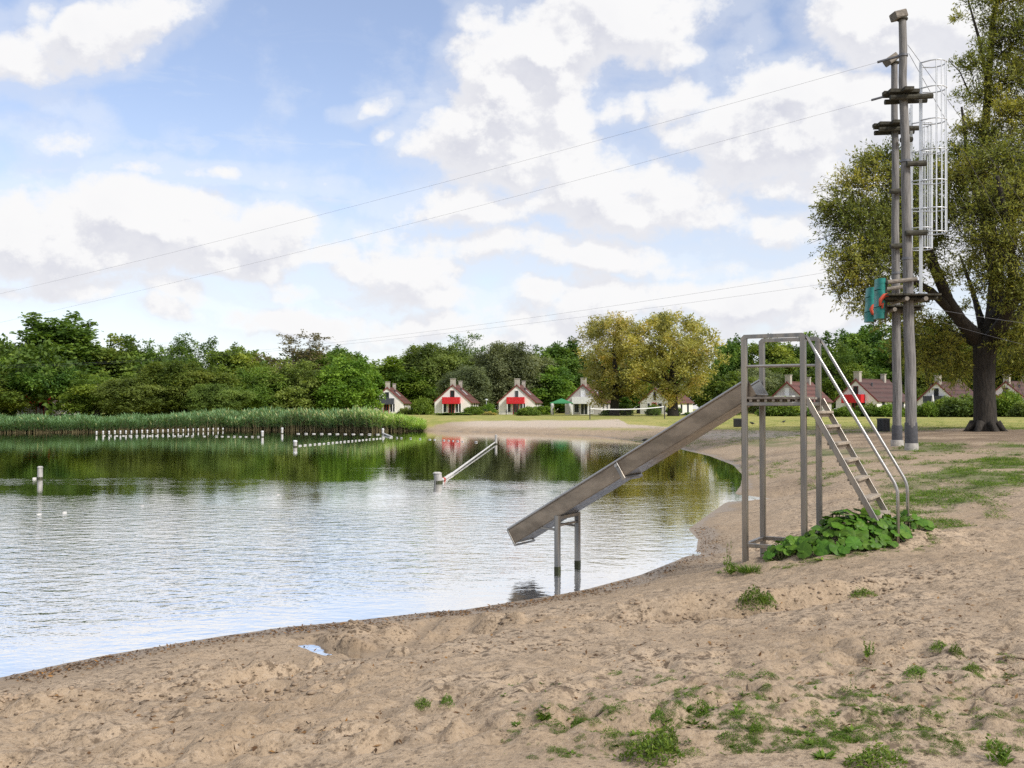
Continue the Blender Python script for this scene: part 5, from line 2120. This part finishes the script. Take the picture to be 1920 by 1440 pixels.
n_p = 25
for i in range(n_p):
    t = i / (n_p - 1)
    px = 181 + (418 - 181) * (t ** .93)
    wl = 816.2 + (807.4 - 816.2) * t ** 1.1
    p = on_z(px, wl, 0)
    lake_post(px, wl - 7.4 + 2.6 * t + random.uniform(-.4, .4), wl, 'white topped post in the long row standing in the lake before the reeds', (.06 - .012 * t), M_WHITE,
              'row of white topped posts in the lake', 0, M_FLOAT)
lake_post(492, 808.5, 819.5, 'lone white post at the right end of the long float line', .09, M_WHITE, None, 0, M_FLOAT)
lake_post(529, 802.5, 813, 'white post standing alone between the two float lines, near the reeds', .09, M_WHITE, None, 0, M_FLOAT)
lake_post(553.5, 826.5, 838, 'short grey post with rounded white top where the slanting float line begins', .10, M_WHITE, None, 0, M_POST)
lake_post(718, 804, 814, 'white post at the corner where a plank floats before the reed bank', .09, M_WHITE, None, 0, M_FLOAT)
lake_post(930, 816, 833, 'thin pale post at the far end of the floating beam', .075, None)
lake_post(75, 876, 898, 'stout grey post standing alone in the lake at the left', .075, None)
lake_post(822, 887, 905, 'weathered tilted stump at the near end of the floating beam', .115, None, slant=-.03)


def float_line(pts, label, gap, r=.055, L=.15, reds=(), skip=0.0, name='float_line', z=.02, fmat=None):
    P_ = [on_z(px, py, 0) + Vector((0, 0, z)) for px, py in pts]
    root = empty(name, P_[0], label, 'float line', 'float lines of the bathing area')
    mb = MB()
    mb.tube([p - Vector((0, 0, z + .012)) for p in P_], .006, 5)
    mb.part('rope', M_CABLE, root)
    me = float_me(('w', r, L), fmat or M_FLOAT, r, L)
    mr = float_me(('r', r, L), M_FLOATR, r, L)
    k = 0
    for a, b in zip(P_, P_[1:]):
        d_ = b - a
        n = max(1, int(d_.length / gap))
        for i in range(n):
            k += 1
            if random.random() < skip:
                continue
            o = link('float', mr if k in reds else me, root)
            o.location = a + d_ * ((i + .5) / n) + Vector((0, random.uniform(-.04, .04), random.uniform(-.01, .015))) - P_[0]
            o.rotation_euler = (0, 0, math.atan2(d_.y, d_.x) + random.uniform(-.15, .15))
    return root


float_line([(188, 817.5), (300, 817.6), (400, 818.6), (490, 819.5)], 'long float line of white floats below the row of white posts', .46, .036, .20, skip=.06)
float_line([(552, 813.5), (640, 814.2), (716, 815)], 'far float line of white floats ending at the white corner post', .60, .04, .28, skip=.1)
float_line([(558, 836.5), (620, 831), (690, 824.5), (735, 820.5)], 'slanting float line of white floats from the short grey post', .60, .04, .28, skip=.04)
float_line([(740, 821), (820, 825), (872, 828.5), (914, 830.5)], 'float line crossing the reflection of the red balcony cottage', .60, .036, .24, skip=.2)
float_line([(62, 965), (82, 964), (108, 963), (132, 960)], 'short line of floats nearest the camera at the left', .26, .03, .10, skip=.45, z=-.008)
float_line([(57, 898.5), (70, 898)], 'two floats beside the stout grey post at the left', .16, .04, .12, z=.005)
float_line([(232, 951), (300, 946), (365, 940), (480, 930), (560, 926), (640, 917), (700, 913), (765, 909)], 'long half sunken float line across the middle of the lake', .55, .028, .10, (), .55, z=-.018, fmat=M_POST)
float_line([(829, 902), (838, 896), (848, 890)], 'red and white floats between the weathered stump and the floating beam', .20, .05, .14, (2, 3))


def boom(a, b, label, r=.075):
    A, B = on_z(*a, 0) + Vector((0, 0, .03)), on_z(*b, 0) + Vector((0, 0, .10))
    root = empty('floating_beam', A, label, 'beam')
    n = max(2, int((B - A).length / 2.5))
    for i in range(n):
        p, q_ = A.lerp(B, i / n), A.lerp(B, (i + 1) / n - .004)
        mb = MB()
        mb.tube([p, p + (q_ - p) * .02, p + (q_ - p) * .98, q_], [r * .7, r, r, r * .7], 10)
        mb.part('section', M_FLOAT, root, smooth='all')
    return root


boom((848, 890), (929, 832), 'long white floating beam from the weathered stump to the thin post', .038)
boom((735, 820), (717, 814.5), 'short white floating beam at the white corner post', .06)

# ------------------------------------------------------------------ things on the lawn and the far beach


def place(px, Y):
    X = (px - 960) / F * Y
    return Vector((X, Y, gz(X, Y)))


def litter_bin(px, Y, h, w_, label, rz):
    c = place(px, Y)
    root = empty('litter_bin', c, label, 'bin', 'litter bins on the lawn', rz)
    mb = MB()
    mb.box((0, 0, h * .5), (w_ * .92, w_ * .92, h * .96))
    mb.part('body', M_BIN, root, world=False, smooth=.3)
    for k in range(5):
        for s in (-1, 1):
            mb = MB()
            mb.box((-w_ * .4 + w_ * .2 * k, s * w_ * .48, h * .5), (w_ * .15, .02, h * .9))
            mb.part('slat', M_BIN, root, world=False, smooth=.3)
            mb = MB()
            mb.box((s * w_ * .48, -w_ * .4 + w_ * .2 * k, h * .5), (.02, w_ * .15, h * .9))
            mb.part('slat', M_BIN, root, world=False, smooth=.3)
    mb = MB()
    mb.box((0, 0, h * .985), (w_ * 1.06, w_ * 1.06, .05))
    mb.box((0, 0, h * 1.0 + .012), (w_ * .6, w_ * .6, .03))
    mb.part('lid', M_SLATE, root, world=False, smooth=.3)


litter_bin(1656, 47.5, .62, .42, 'black litter bin on the lawn edge left of the rear pole', .35)
litter_bin(1383, 64, .52, .44, 'black litter bin half hidden behind the front left tower leg', .1)


def crow(px, py, z, label, s=1.0, rz=0.0):
    p = on_z(px, py, z)
    root = empty('black_bird', (p.x, p.y, gz(p.x, p.y)), label, 'bird', 'black birds on the sand and lawn', rz)
    root.scale = (s, s, s)
    mb = MB()
    mb.tube([(-.16, 0, .13), (-.10, 0, .15), (0, 0, .18), (.10, 0, .20), (.15, 0, .235), (.19, 0, .25), (.225, 0, .245), (.28, 0, .235)],
            [.012, .055, .085, .075, .045, .043, .022, .004], 10)
    mb.part('body', M_CROW, root, world=False, smooth='all')
    mb = MB()
    mb.prism([(-.10, -.03, .15), (-.30, -.045, .09), (-.30, .045, .09), (-.10, .03, .15)], (0, 0, .018))
    mb.part('tail', M_CROW, root, world=False)
    for y in (-.035, .035):
        mb = MB()
        mb.tube([(.0, y, .13), (.005, y, -.01), (.05, y, 0)], .008, 5)
        mb.part('leg', M_CROW, root, world=False)


crow(1066, 802, .8, 'black bird on the pale sand left of the slide chute', .8, 2.8)
crow(1208, 806, .75, 'black bird on the sand just above the slide chute', .85, .3)
crow(1411, 795, 1.0, 'black bird on the lawn between the tower posts, the left one', .8, 2.6)
crow(1469, 793, 1.0, 'black bird on the lawn between the tower posts, the right one', .75, .4)

# gazebo beside the grey cottage
Yg = 146
g0 = place(1053, Yg)
gzb = empty('garden_gazebo', g0, 'green roofed garden gazebo with white side curtains by the grey cottage', 'gazebo', None, -.1)
hw = 1.45
for sx in (-1, 1):
    for sy in (-1, 1):
        mb = MB()
        mb.tube([(sx * hw, sy * hw, -.1), (sx * hw, sy * hw, 1.72)], .05, 8)
        mb.part('post', M_WHITE, gzb, world=False)
        mb = MB()
        cx, cy = sx * (hw - .16), sy * (hw + .02)
        mb.tube([(cx, cy, 1.7), (cx - sx * .02, cy, 1.2), (sx * (hw - .05), cy, .85), (sx * (hw - .10), cy, .05)], [.26, .20, .10, .17], 10)
        mb.part('curtain', M_CURTAIN, gzb, world=False, smooth='all')
mb = MB()
e = hw + .18
mb.add([(-e, -e, 1.66), (e, -e, 1.66), (e, e, 1.66), (-e, e, 1.66), (-e, -e, 1.76), (e, -e, 1.76), (e, e, 1.76), (-e, e, 1.76), (0, 0, 2.45)],
       [[0, 1, 5, 4], [1, 2, 6, 5], [2, 3, 7, 6], [3, 0, 4, 7], [4, 5, 8], [5, 6, 8], [6, 7, 8], [7, 4, 8], [3, 2, 1, 0]])
mb.part('canopy', M_GREENCAN, gzb, world=False, smooth=.3)

# volleyball net
Yn = 93.0
pa, pb2 = place(1106, Yn), place(1246, Yn + 3)
net = empty('volleyball_net', (pa + pb2) / 2, 'sagging volleyball net with white top tape on the far sand court', 'net')
for p, px, ty in ((pa, 1106, 761), (pb2, 1246, 760)):
    mb = MB()
    mb.tube([p - Vector((0, 0, .3)), Vector((p.x, p.y, at(px, ty, p.y).z))], .05, 8)
    mb.part('post', M_TABLE, net)
tl, tr_ = at(1107, 766, pa.y), at(1245, 762.5, pb2.y)
P_ = []
for i in range(21):
    t = i / 20
    p = tl.lerp(tr_, t)
    p.z -= .16 * 4 * t * (1 - t)
    P_.append(p)
mb = MB()
for p, q_ in zip(P_, P_[1:]):
    mb.beam(p, q_, .02, .085, side=(0, 1, 0))
mb.part('tape', M_WHITE, net)
mb = MB()
for k in range(1, 7):
    mb.tube([p - Vector((0, 0, .14 * k)) for p in P_], .004, 3)
for i in range(0, 81):
    t = i / 80
    p = tl.lerp(tr_, t)
    p.z -= .16 * 4 * t * (1 - t)
    mb.tube([p, p - Vector((0, 0, .84))], .004, 3)
nm = mb.part('mesh_net', M_TABLE, net)
nm['kind'] = 'stuff'

# lamp post between the two red balcony cottages
l0 = place(912, 150)
lamp = empty('street_lamp', l0, 'thin lamp post between the two cottages with red balconies', 'street lamp')
hz = at(912, 748, 150).z
mb = MB()
mb.tube([(l0.x, l0.y, l0.z - .2), (l0.x, l0.y, hz - .3)], [.06, .045], 8)
mb.part('pole', M_GALV, lamp)
mb = MB()
mb.lathe((l0.x, l0.y, hz - .32), [(.05, 0), (.20, .08), (.24, .22), (.22, .26), (.05, .32)], 12)
mb.part('lamp_head', M_GALV, lamp)

# garden furniture by the cottages


def picnic_table(px, Y, label, rz, m_=None):
    c = place(px, Y)
    root = empty('picnic_table', c, label, 'table', None, rz)
    m_ = m_ or M_TABLE
    for k in range(5):
        mb = MB()
        mb.box((0, -.32 + .16 * k, .74), (1.7, .145, .05))
        mb.part('plank', m_, root, world=False, smooth=.3)
    for s in (-1, 1):
        mb = MB()
        mb.box((0, s * .75, .45), (1.7, .26, .05))
        mb.part('bench_seat', m_, root, world=False, smooth=.3)
        mb = MB()
        for s2 in (-1, 1):
            mb = MB()
            mb.beam((s * .6, s2 * .72, 0), (s * .6, s2 * .18, .72), .05, .1)
            mb.part('leg', m_, root, world=False)
        mb = MB()
        mb.beam((s * .6, -.8, .40), (s * .6, .8, .40), .05, .1)
        mb.part('bearer', m_, root, world=False)


picnic_table(957, 152, 'dark garden table in front of the cottage left of the gazebo', .1)
picnic_table(903, 148, 'dark garden table on the grass between the red door cottage and the lamp post', .3)


def parasol(px, Y, top, label):
    c = place(px, Y)
    root = empty('garden_parasol', c, label, 'parasol')
    zt = at(px, top, Y).z - c.z
    mb = MB()
    mb.tube([(0, 0, 0), (0, 0, zt)], .025, 6)
    mb.part('pole', M_WHITE, root, world=False)
    mb = MB()
    mb.lathe((0, 0, 0), [(.16, zt - 1.5), (.20, zt - 1.0), (.12, zt - .4), (.03, zt)], 8)
    mb.part('folded_canopy', M_CURTAIN, root, world=False, smooth='all')


parasol(1749, 134, 739, 'folded white parasol standing under the dark grey balcony')

# ------------------------------------------------------------------ weeds on the sand
WEED = {}


def weed_mesh(key, seed, kind):
    rng = np.random.default_rng(seed)
    if kind == 'mat':               # low mat of tiny leaves
        n = 900
        a, r_ = rng.uniform(0, 6.28, n), np.sqrt(rng.random(n)) * (1 + .25 * np.sin(rng.uniform(0, 6.28, n) * 3))
        edge = np.where(np.sin(a * 3 + seed) + np.sin(a * 5 + 2 * seed) > -.6, 1.0, .72)
        r_ = r_ * edge
        x, y = r_ * np.cos(a), r_ * np.sin(a)
        h = np.maximum(0, (1 - r_ ** 2)) * (.55 + .6 * fbm(x * 3 + seed, y * 3, 3, seed)) * rng.uniform(.35, 1, n)
        pos = np.stack([x, y, h], -1)
        ax = _unit(rng.normal(size=(n, 3)) * [1, 1, .7] + [0, 0, .5])
        ll, lw = rng.uniform(.10, .20, n), rng.uniform(.045, .085, n)
    elif kind == 'grass':
        n = 260
        a, r_ = rng.uniform(0, 6.28, n), np.sqrt(rng.random(n)) * .55
        pos = np.stack([r_ * np.cos(a), r_ * np.sin(a), np.zeros(n)], -1)
        ax = _unit(np.stack([np.cos(a) * .6, np.sin(a) * .6, np.full(n, 1.0)], -1) + rng.normal(size=(n, 3)) * .35)
        ax[:, 2] = np.abs(ax[:, 2])
        ll, lw = rng.uniform(.35, 1.0, n), rng.uniform(.03, .06, n)
    elif kind == 'rosette':
        n = 60
        a = rng.uniform(0, 6.28, n)
        pos = np.stack([.04 * np.cos(a), .04 * np.sin(a), rng.uniform(0, .12, n)], -1)
        ax = _unit(np.stack([np.cos(a), np.sin(a), rng.uniform(.1, .8, n)], -1))
        ll, lw = rng.uniform(.5, 1.0, n), rng.uniform(.18, .30, n)
    else:                           # upright sprig, or a single tall stalk
        ns, per = (2, 22) if kind == 'stalk' else (9, 26)
        P_, A_, L_, W_ = [], [], [], []
        for s in range(ns):
            b0 = np.array([rng.normal() * (.1 if kind == 'stalk' else .25), rng.normal() * .25, 0])
            d_ = _unit(np.array([rng.normal() * .35, rng.normal() * .35, 1.0]))
            hh = rng.uniform(.45, 1.0)
            t = rng.random(per)
            P_.append(b0 + d_ * (t * hh)[:, None])
            aa = rng.uniform(0, 6.28, per)
            A_.append(_unit(np.stack([np.cos(aa), np.sin(aa), rng.uniform(.1, .9, per)], -1)))
            L_.append(.26 * (1.1 - t * .7) * rng.uniform(.7, 1.3, per))
            W_.append(.09 * (1.1 - t * .5) * rng.uniform(.7, 1.3, per))
        pos, ax, ll, lw = np.concatenate(P_), np.concatenate(A_), np.concatenate(L_), np.concatenate(W_)
        n = len(pos)
    nr = _unit(rng.normal(size=(n, 3)) * .5 + [0, 0, 1])
    nr = _unit(nr - ax * (nr * ax).sum(1, keepdims=True))
    v, f = leaf_quads(pos, ax, nr, ll, lw)
    return v, f, np.clip(rng.normal(.5, .2, n), 0, 1)


for key, seed, kind in (('mat0', 1, 'mat'), ('mat1', 2, 'mat'), ('grass0', 3, 'grass'), ('rosette0', 4, 'rosette'), ('stalk0', 15, 'stalk'), ('sprig0', 5, 'sprig'), ('sprig1', 6, 'sprig'), ('mat2', 7, 'mat')):
    WEED[key] = weed_mesh(key, seed, kind)
WMESH = {}


def ground_hit(px, py):
    """point of the sand seen at a photo pixel"""
    d = ray(px, py)
    t, step = 2.0, .25
    while t < 140:
        p = Vector((0, 0, EYE)) + d * t
        if p.z < gz(p.x, p.y):
            break
        t += step * (1 + t * .03)
    lo, hi = t - step * (1 + t * .03), t
    for _ in range(10):
        m_ = (lo + hi) / 2
        p = Vector((0, 0, EYE)) + d * m_
        if p.z < gz(p.x, p.y):
            hi = m_
        else:
            lo = m_
    return Vector((0, 0, EYE)) + d * hi


def weed(px, py, wpx, hpx, key, label, rz=0.0, name='weed', flat=.7, leaf=None):
    p = ground_hit(px, py)
    r = empty(name, (p.x, p.y, gz(p.x, p.y) - .01), label, 'weed', 'weeds on the sand', rz)
    v, f, t = WEED[key]
    if key not in WMESH:
        WMESH[key] = make_mesh('leaves', v, f, [leaf or L_WEED], None, t)
    o = link('leaves', WMESH[key], r)
    s = wpx / F * p.y / 2
    h = hpx / F * p.y
    o.scale = (s, s * flat, h / max(.3, float(np.percentile(v[:, 2], 98))))
    return r


weed(1413, 1136, 66, 34, 'mat0', 'dark green weed cushion on the bare sand in front of the left tower legs')
weed(1440, 1130, 34, 20, 'mat1', 'small light weed tuft touching the right side of the dark weed cushion', .4)
weed(1618, 1116, 56, 14, 'mat1', 'flat strip of green weed on the sand below the big leaved mound', .1, flat=.5)
weed(792, 1325, 46, 18, 'mat1', 'left of two moss green weed patches left of the bottom centre', .2, flat=.6)
weed(838, 1318, 34, 18, 'mat0', 'right of two moss green weed patches left of the bottom centre', 1.2, flat=.8)
weed(1226, 1424, 130, 52, 'mat2', 'largest moss green cushion cut by the bottom edge of the picture', .3, flat=.8)
weed(1250, 1400, 70, 40, 'mat0', 'bright moss cushion standing behind the largest one at the bottom edge', 1.0)
weed(1628, 1228, 46, 30, 'sprig0', 'grey green rosette weed with a thin upright stem at the lower right')
weed(1762, 1216, 44, 16, 'mat1', 'left half of the low weed pair at the lower right near the edge', .3)
weed(1793, 1228, 36, 22, 'mat0', 'darker right half of the low weed pair at the lower right near the edge', 2.0)
weed(1715, 1262, 70, 16, 'mat1', 'flat straggling dark weed below the low weed pair', .7, flat=.5)
weed(1822, 1257, 52, 16, 'mat2', 'flat green weed with a dry twig at the lower right', .2, flat=.5)
weed(1418, 1374, 34, 26, 'mat0', 'round dark green weed tuft amid the lower right weeds', .5)
weed(1234, 1348, 44, 22, 'mat2', 'green weed tuft above the largest moss cushion', .9)
weed(1322, 1338, 60, 36, 'sprig1', 'loose upright leafy weed right of the green weed tuft', .3)
weed(1019, 1348, 32, 14, 'rosette0', 'small green leaf rosette alone on the sand, bottom centre')
weed(1083, 1360, 34, 18, 'mat0', 'little green weed right of the lone leaf rosette', .7)
weed(1600, 1300, 40, 36, 'stalk0', 'tall thin weed stem on the sand at the lower right', 1.1)
weed(1545, 1420, 70, 15, 'rosette0', 'broad leaved rosette at the bottom edge right of centre', .4)
weed(1640, 1436, 150, 40, 'mat2', 'dark ragged weed bed along the bottom edge', .3, flat=.5)
weed(1880, 1430, 120, 56, 'sprig1', 'dark spiky weed in the bottom right corner', .3)
weed(1372, 1075, 60, 30, 'sprig1', 'thin leafy weed at the foot of the front left tower leg', .2)
weed(1366, 1070, 46, 58, 'stalk0', 'tall thin stalked weed left of the front left tower leg', .9)
weed(1405, 1072, 70, 18, 'grass0', 'grass tuft around the front left tower leg', .5)

# scattered little weeds and mid beach grass (stuff)
rg = np.random.default_rng(606)


def scatter(points, keys, name, label, smin, smax, hk, leafm, rng, keepf=1.0):
    V, Fc, Tn, cnt = [], [], [], 0
    for (x, y, s0) in points:
        key = keys[rng.integers(len(keys))]
        v, f, t = WEED[key]
        m_ = max(6, int(len(f) * keepf))
        idx = rng.choice(len(f), m_, replace=False)
        vv = v.reshape(-1, 4, 3)[idx].reshape(-1, 3)
        s = rng.uniform(smin, smax) * s0
        a = rng.uniform(0, 6.28)
        co, si = math.cos(a), math.sin(a)
        o = np.stack([(vv[:, 0] * co - vv[:, 1] * si) * s + x, (vv[:, 0] * si + vv[:, 1] * co) * s + y, vv[:, 2] * s * hk * rng.uniform(.7, 1.3)], -1)
        o[:, 2] += gz(x, y) - .006
        V.append(o)
        Fc.append(np.arange(len(o)).reshape(-1, 4) + cnt)
        cnt += len(o)
        Tn.append(np.clip(t[idx] + rng.normal(0, .12), 0, 1))
    o = link(name, make_mesh(name, np.concatenate(V), np.concatenate(Fc), [leafm], None, np.concatenate(Tn)))
    tag(o, label, 'grass' if 'grass' in name else 'weeds', kind='stuff')
    return o


pts = []
while len(pts) < 1700:
    px, py = rg.uniform(930, 1960), 1240 + 215 * rg.random() ** .6
    dn = vnoise(np.array([px / 70.0]), np.array([py / 28.0]), 8)[0]
    w_ = np.interp(px, [930, 1150, 1300, 1700, 1960], [.12, .55, 1, .75, .5]) * np.interp(py, [1240, 1330, 1455], [.15, .6, 1.1])
    if rg.random() < w_ * max(0, dn - .08) * 1.2:
        p = on_z(px, py, .55)
        pts.append((p.x, p.y, rg.choice([.6, .8, 1.0, 1.5], p=[.35, .35, .22, .08])))
scatter(pts, ['mat0', 'mat1', 'rosette0', 'sprig0', 'sprig1', 'mat2'], 'weeds', 'scattered small green weeds on the trampled sand in the foreground', .014, .044, .7, L_WEED, rg, .38)

pts = []
for k in range(150):
    a = rg.uniform(0, 6.28)
    k_ = rg.uniform(.85, 1.25)
    x, y = 3.62 + .74 * k_ * math.cos(a) - (.5 if k % 3 == 0 else 0), 10.75 + .5 * k_ * math.sin(a)
    pts.append((x, y, rg.choice([.7, 1.0, 1.5])))
scatter(pts, ['mat1', 'rosette0', 'grass0', 'sprig0', 'mat0'], 'weeds', 'low weeds fringing the big leaved plants at the tower foot', .03, .075, .6, L_WEED, rg, .3)

V_ = []
for (cx, cy, rx, ry) in PATCHES:
    n = int(20 + rx * ry * .12)
    for _ in range(n):
        a, r_ = rg.uniform(0, 6.28), math.sqrt(rg.random())
        px, py = cx + rx * r_ * math.cos(a) * 1.05, cy + ry * r_ * math.sin(a) * 1.05
        p = on_z(px, py, .75 if py > 860 else .95)
        if fbm(np.array([p.x * 1.1]), np.array([p.y * .7]), 4, 83)[0] < .44:
            continue
        V_.append((p.x, p.y, (.5 + .025 * p.y) * rg.choice([.6, 1.0, 1.5])))
scatter(V_, ['grass0', 'mat0', 'mat2', 'grass0', 'sprig1'], 'grass', 'tufts of green grass growing through the sand of the middle beach', .09, .20, .42, L_WEED, rg, .16)

# lawn blades nearest the beach so that the lawn has a nap
pts = []
for _ in range(2600):
    px = rg.uniform(1150, 1990)
    e_ = np.interp(px, [1150, 1250, 1340, 1480, 1700, 1800, 1920, 2000], [796, 800, 806, 808, 805, 803, 805, 806])
    py = e_ - 22 * rg.random() ** 2.2 + rg.normal() * .8
    p = on_z(px, py, 1.0)
    if p.y < 100:
        pts.append((p.x, p.y, 1.0))
scatter(pts, ['grass0'], 'lawn_grass', 'short dry grass along the near edge of the lawn', .20, .40, .20, L_GRASS, rg, .08)

# ------------------------------------------------------------------ dead leaves, twigs, clods and pebbles (stuff)
n = 6000
P_, S_ = [], []
while len(P_) < n:
    if rg.random() < .45:            # drift line along the water
        i = rg.integers(0, 16)
        t = rg.random()
        a, b = SHA[i], SHA[i + 1]
        x, y = a + (b - a) * t
        nx, ny = (b - a)[1], -(b - a)[0]
        L_ = math.hypot(nx, ny)
        dd = abs(rg.normal()) * .22 + .06
        x, y = x + nx / L_ * dd, y + ny / L_ * dd
        if y > 17:
            continue
    else:
        px, py = rg.uniform(-40, 1960), 960 + 490 * rg.random() ** .7
        p = on_z(px, py, .45)
        x, y = p.x, p.y
        if vnoise(np.array([x * 1.6]), np.array([y * 1.6]), 77)[0] < .45:
            continue
    P_.append((x, y))
P_ = np.array(P_)
sd_ = shore_dist(P_[:, 0], P_[:, 1])
P_ = P_[sd_ > .04]
z = ground(P_[:, 0], P_[:, 1])
n = len(P_)
pos = np.stack([P_[:, 0], P_[:, 1], z + .006], -1)
ax = _unit(rg.normal(size=(n, 3)) * [1, 1, .22])
nr = _unit(rg.normal(size=(n, 3)) * .35 + [0, 0, 1])
nr = _unit(nr - ax * (nr * ax).sum(1, keepdims=True))
v, f = leaf_quads(pos, ax, nr, rg.uniform(.018, .05, n), rg.uniform(.007, .02, n))
tag(link('leaf_litter', make_mesh('leaf_litter', v, f, [L_LITTER], None, np.clip(rg.beta(1.6, 2.2, n), 0, 1))),
    'dead willow leaves along the drift line and over the sand', 'leaves', kind='stuff')
# twigs
mb = MB()
for k in range(120):
    i = rg.integers(0, n)
    c = pos[i]
    a = rg.uniform(0, 6.28)
    L_ = rg.uniform(.03, .11) * (2 if k % 19 == 0 else 1)
    pts_ = []
    for t in (-.5, -.1, .25, .5):
        x, y = c[0] + math.cos(a) * L_ * t, c[1] + math.sin(a) * L_ * t + rg.normal() * .012
        pts_.append((x, y, gz(x, y) + .005))
    r_ = rg.uniform(.0014, .003)
    mb.tube(pts_, [r_, r_, r_ * .8, r_ * .4], 5)
o = link('twigs', mb.mesh('twigs', M_TWIG, 'all'))
tag(o, 'small dry twigs lying on the sand', 'twigs', kind='stuff')
# clods of damp sand and pebbles: little uneven lumps
ico_v = []
ph = (1 + 5 ** .5) / 2
ico_v = _unit(np.array([(-1, ph, 0), (1, ph, 0), (-1, -ph, 0), (1, -ph, 0), (0, -1, ph), (0, 1, ph), (0, -1, -ph), (0, 1, -ph), (ph, 0, -1), (ph, 0, 1), (-ph, 0, -1), (-ph, 0, 1)], float))
ico_f = np.array([(0, 11, 5), (0, 5, 1), (0, 1, 7), (0, 7, 10), (0, 10, 11), (1, 5, 9), (5, 11, 4), (11, 10, 2), (10, 7, 6), (7, 1, 8), (3, 9, 4), (3, 4, 2), (3, 2, 6), (3, 6, 8), (3, 8, 9),
                  (4, 9, 5), (2, 4, 11), (6, 2, 10), (8, 6, 7), (9, 8, 1)])
M_CLOD = mat('damp_sand_clod', (.27, .20, .135), .95, 0, .45, 3.0, .003, 80)
V, Fc, cnt = [], [], 0
for k in range(5200):
    if k % 3 == 0:
        fx, fy, rx, ry, an, h = FEATURES[rg.integers(0, 22)]
        u, vv = rg.normal() * .9, rg.normal() * 1.1
        x, y = fx + (u * rx * math.cos(an) - vv * ry * math.sin(an)), fy + (u * rx * math.sin(an) + vv * ry * math.cos(an))
        r_ = rg.uniform(.005, .020)
    else:
        px, py = rg.uniform(-30, 1950), 1000 + 450 * rg.random() ** .6
        p = on_z(px, py, .45)
        x, y = p.x, p.y
        if vnoise(np.array([x * 2.1]), np.array([y * 2.1]), 45)[0] < .5:
            continue
        r_ = rg.uniform(.002, .0075) * (1.5 if rg.random() < .06 else 1)
    if shore_dist(np.array([x]), np.array([y]))[0] < .03:
        continue
    vv = ico_v * (r_ * rg.uniform(.65, 1.25, (12, 1))) * np.array([rg.uniform(.8, 1.5), rg.uniform(.8, 1.3), .62])
    V.append(vv + [x, y, gz(x, y) + r_ * .25])
    Fc.append(ico_f + cnt)
    cnt += 12
tag(link('sand_clods', make_mesh('sand_clods', np.concatenate(V), np.concatenate(Fc), [M_CLOD], 'all')), 'crumbs and clods of damp sand over the beach', 'sand', kind='stuff')
print('TRIS', sum(len(m_.loops) - 2 * len(m_.polygons) for m_ in bpy.data.meshes if m_.users), 'OBJ', len(bpy.data.objects))
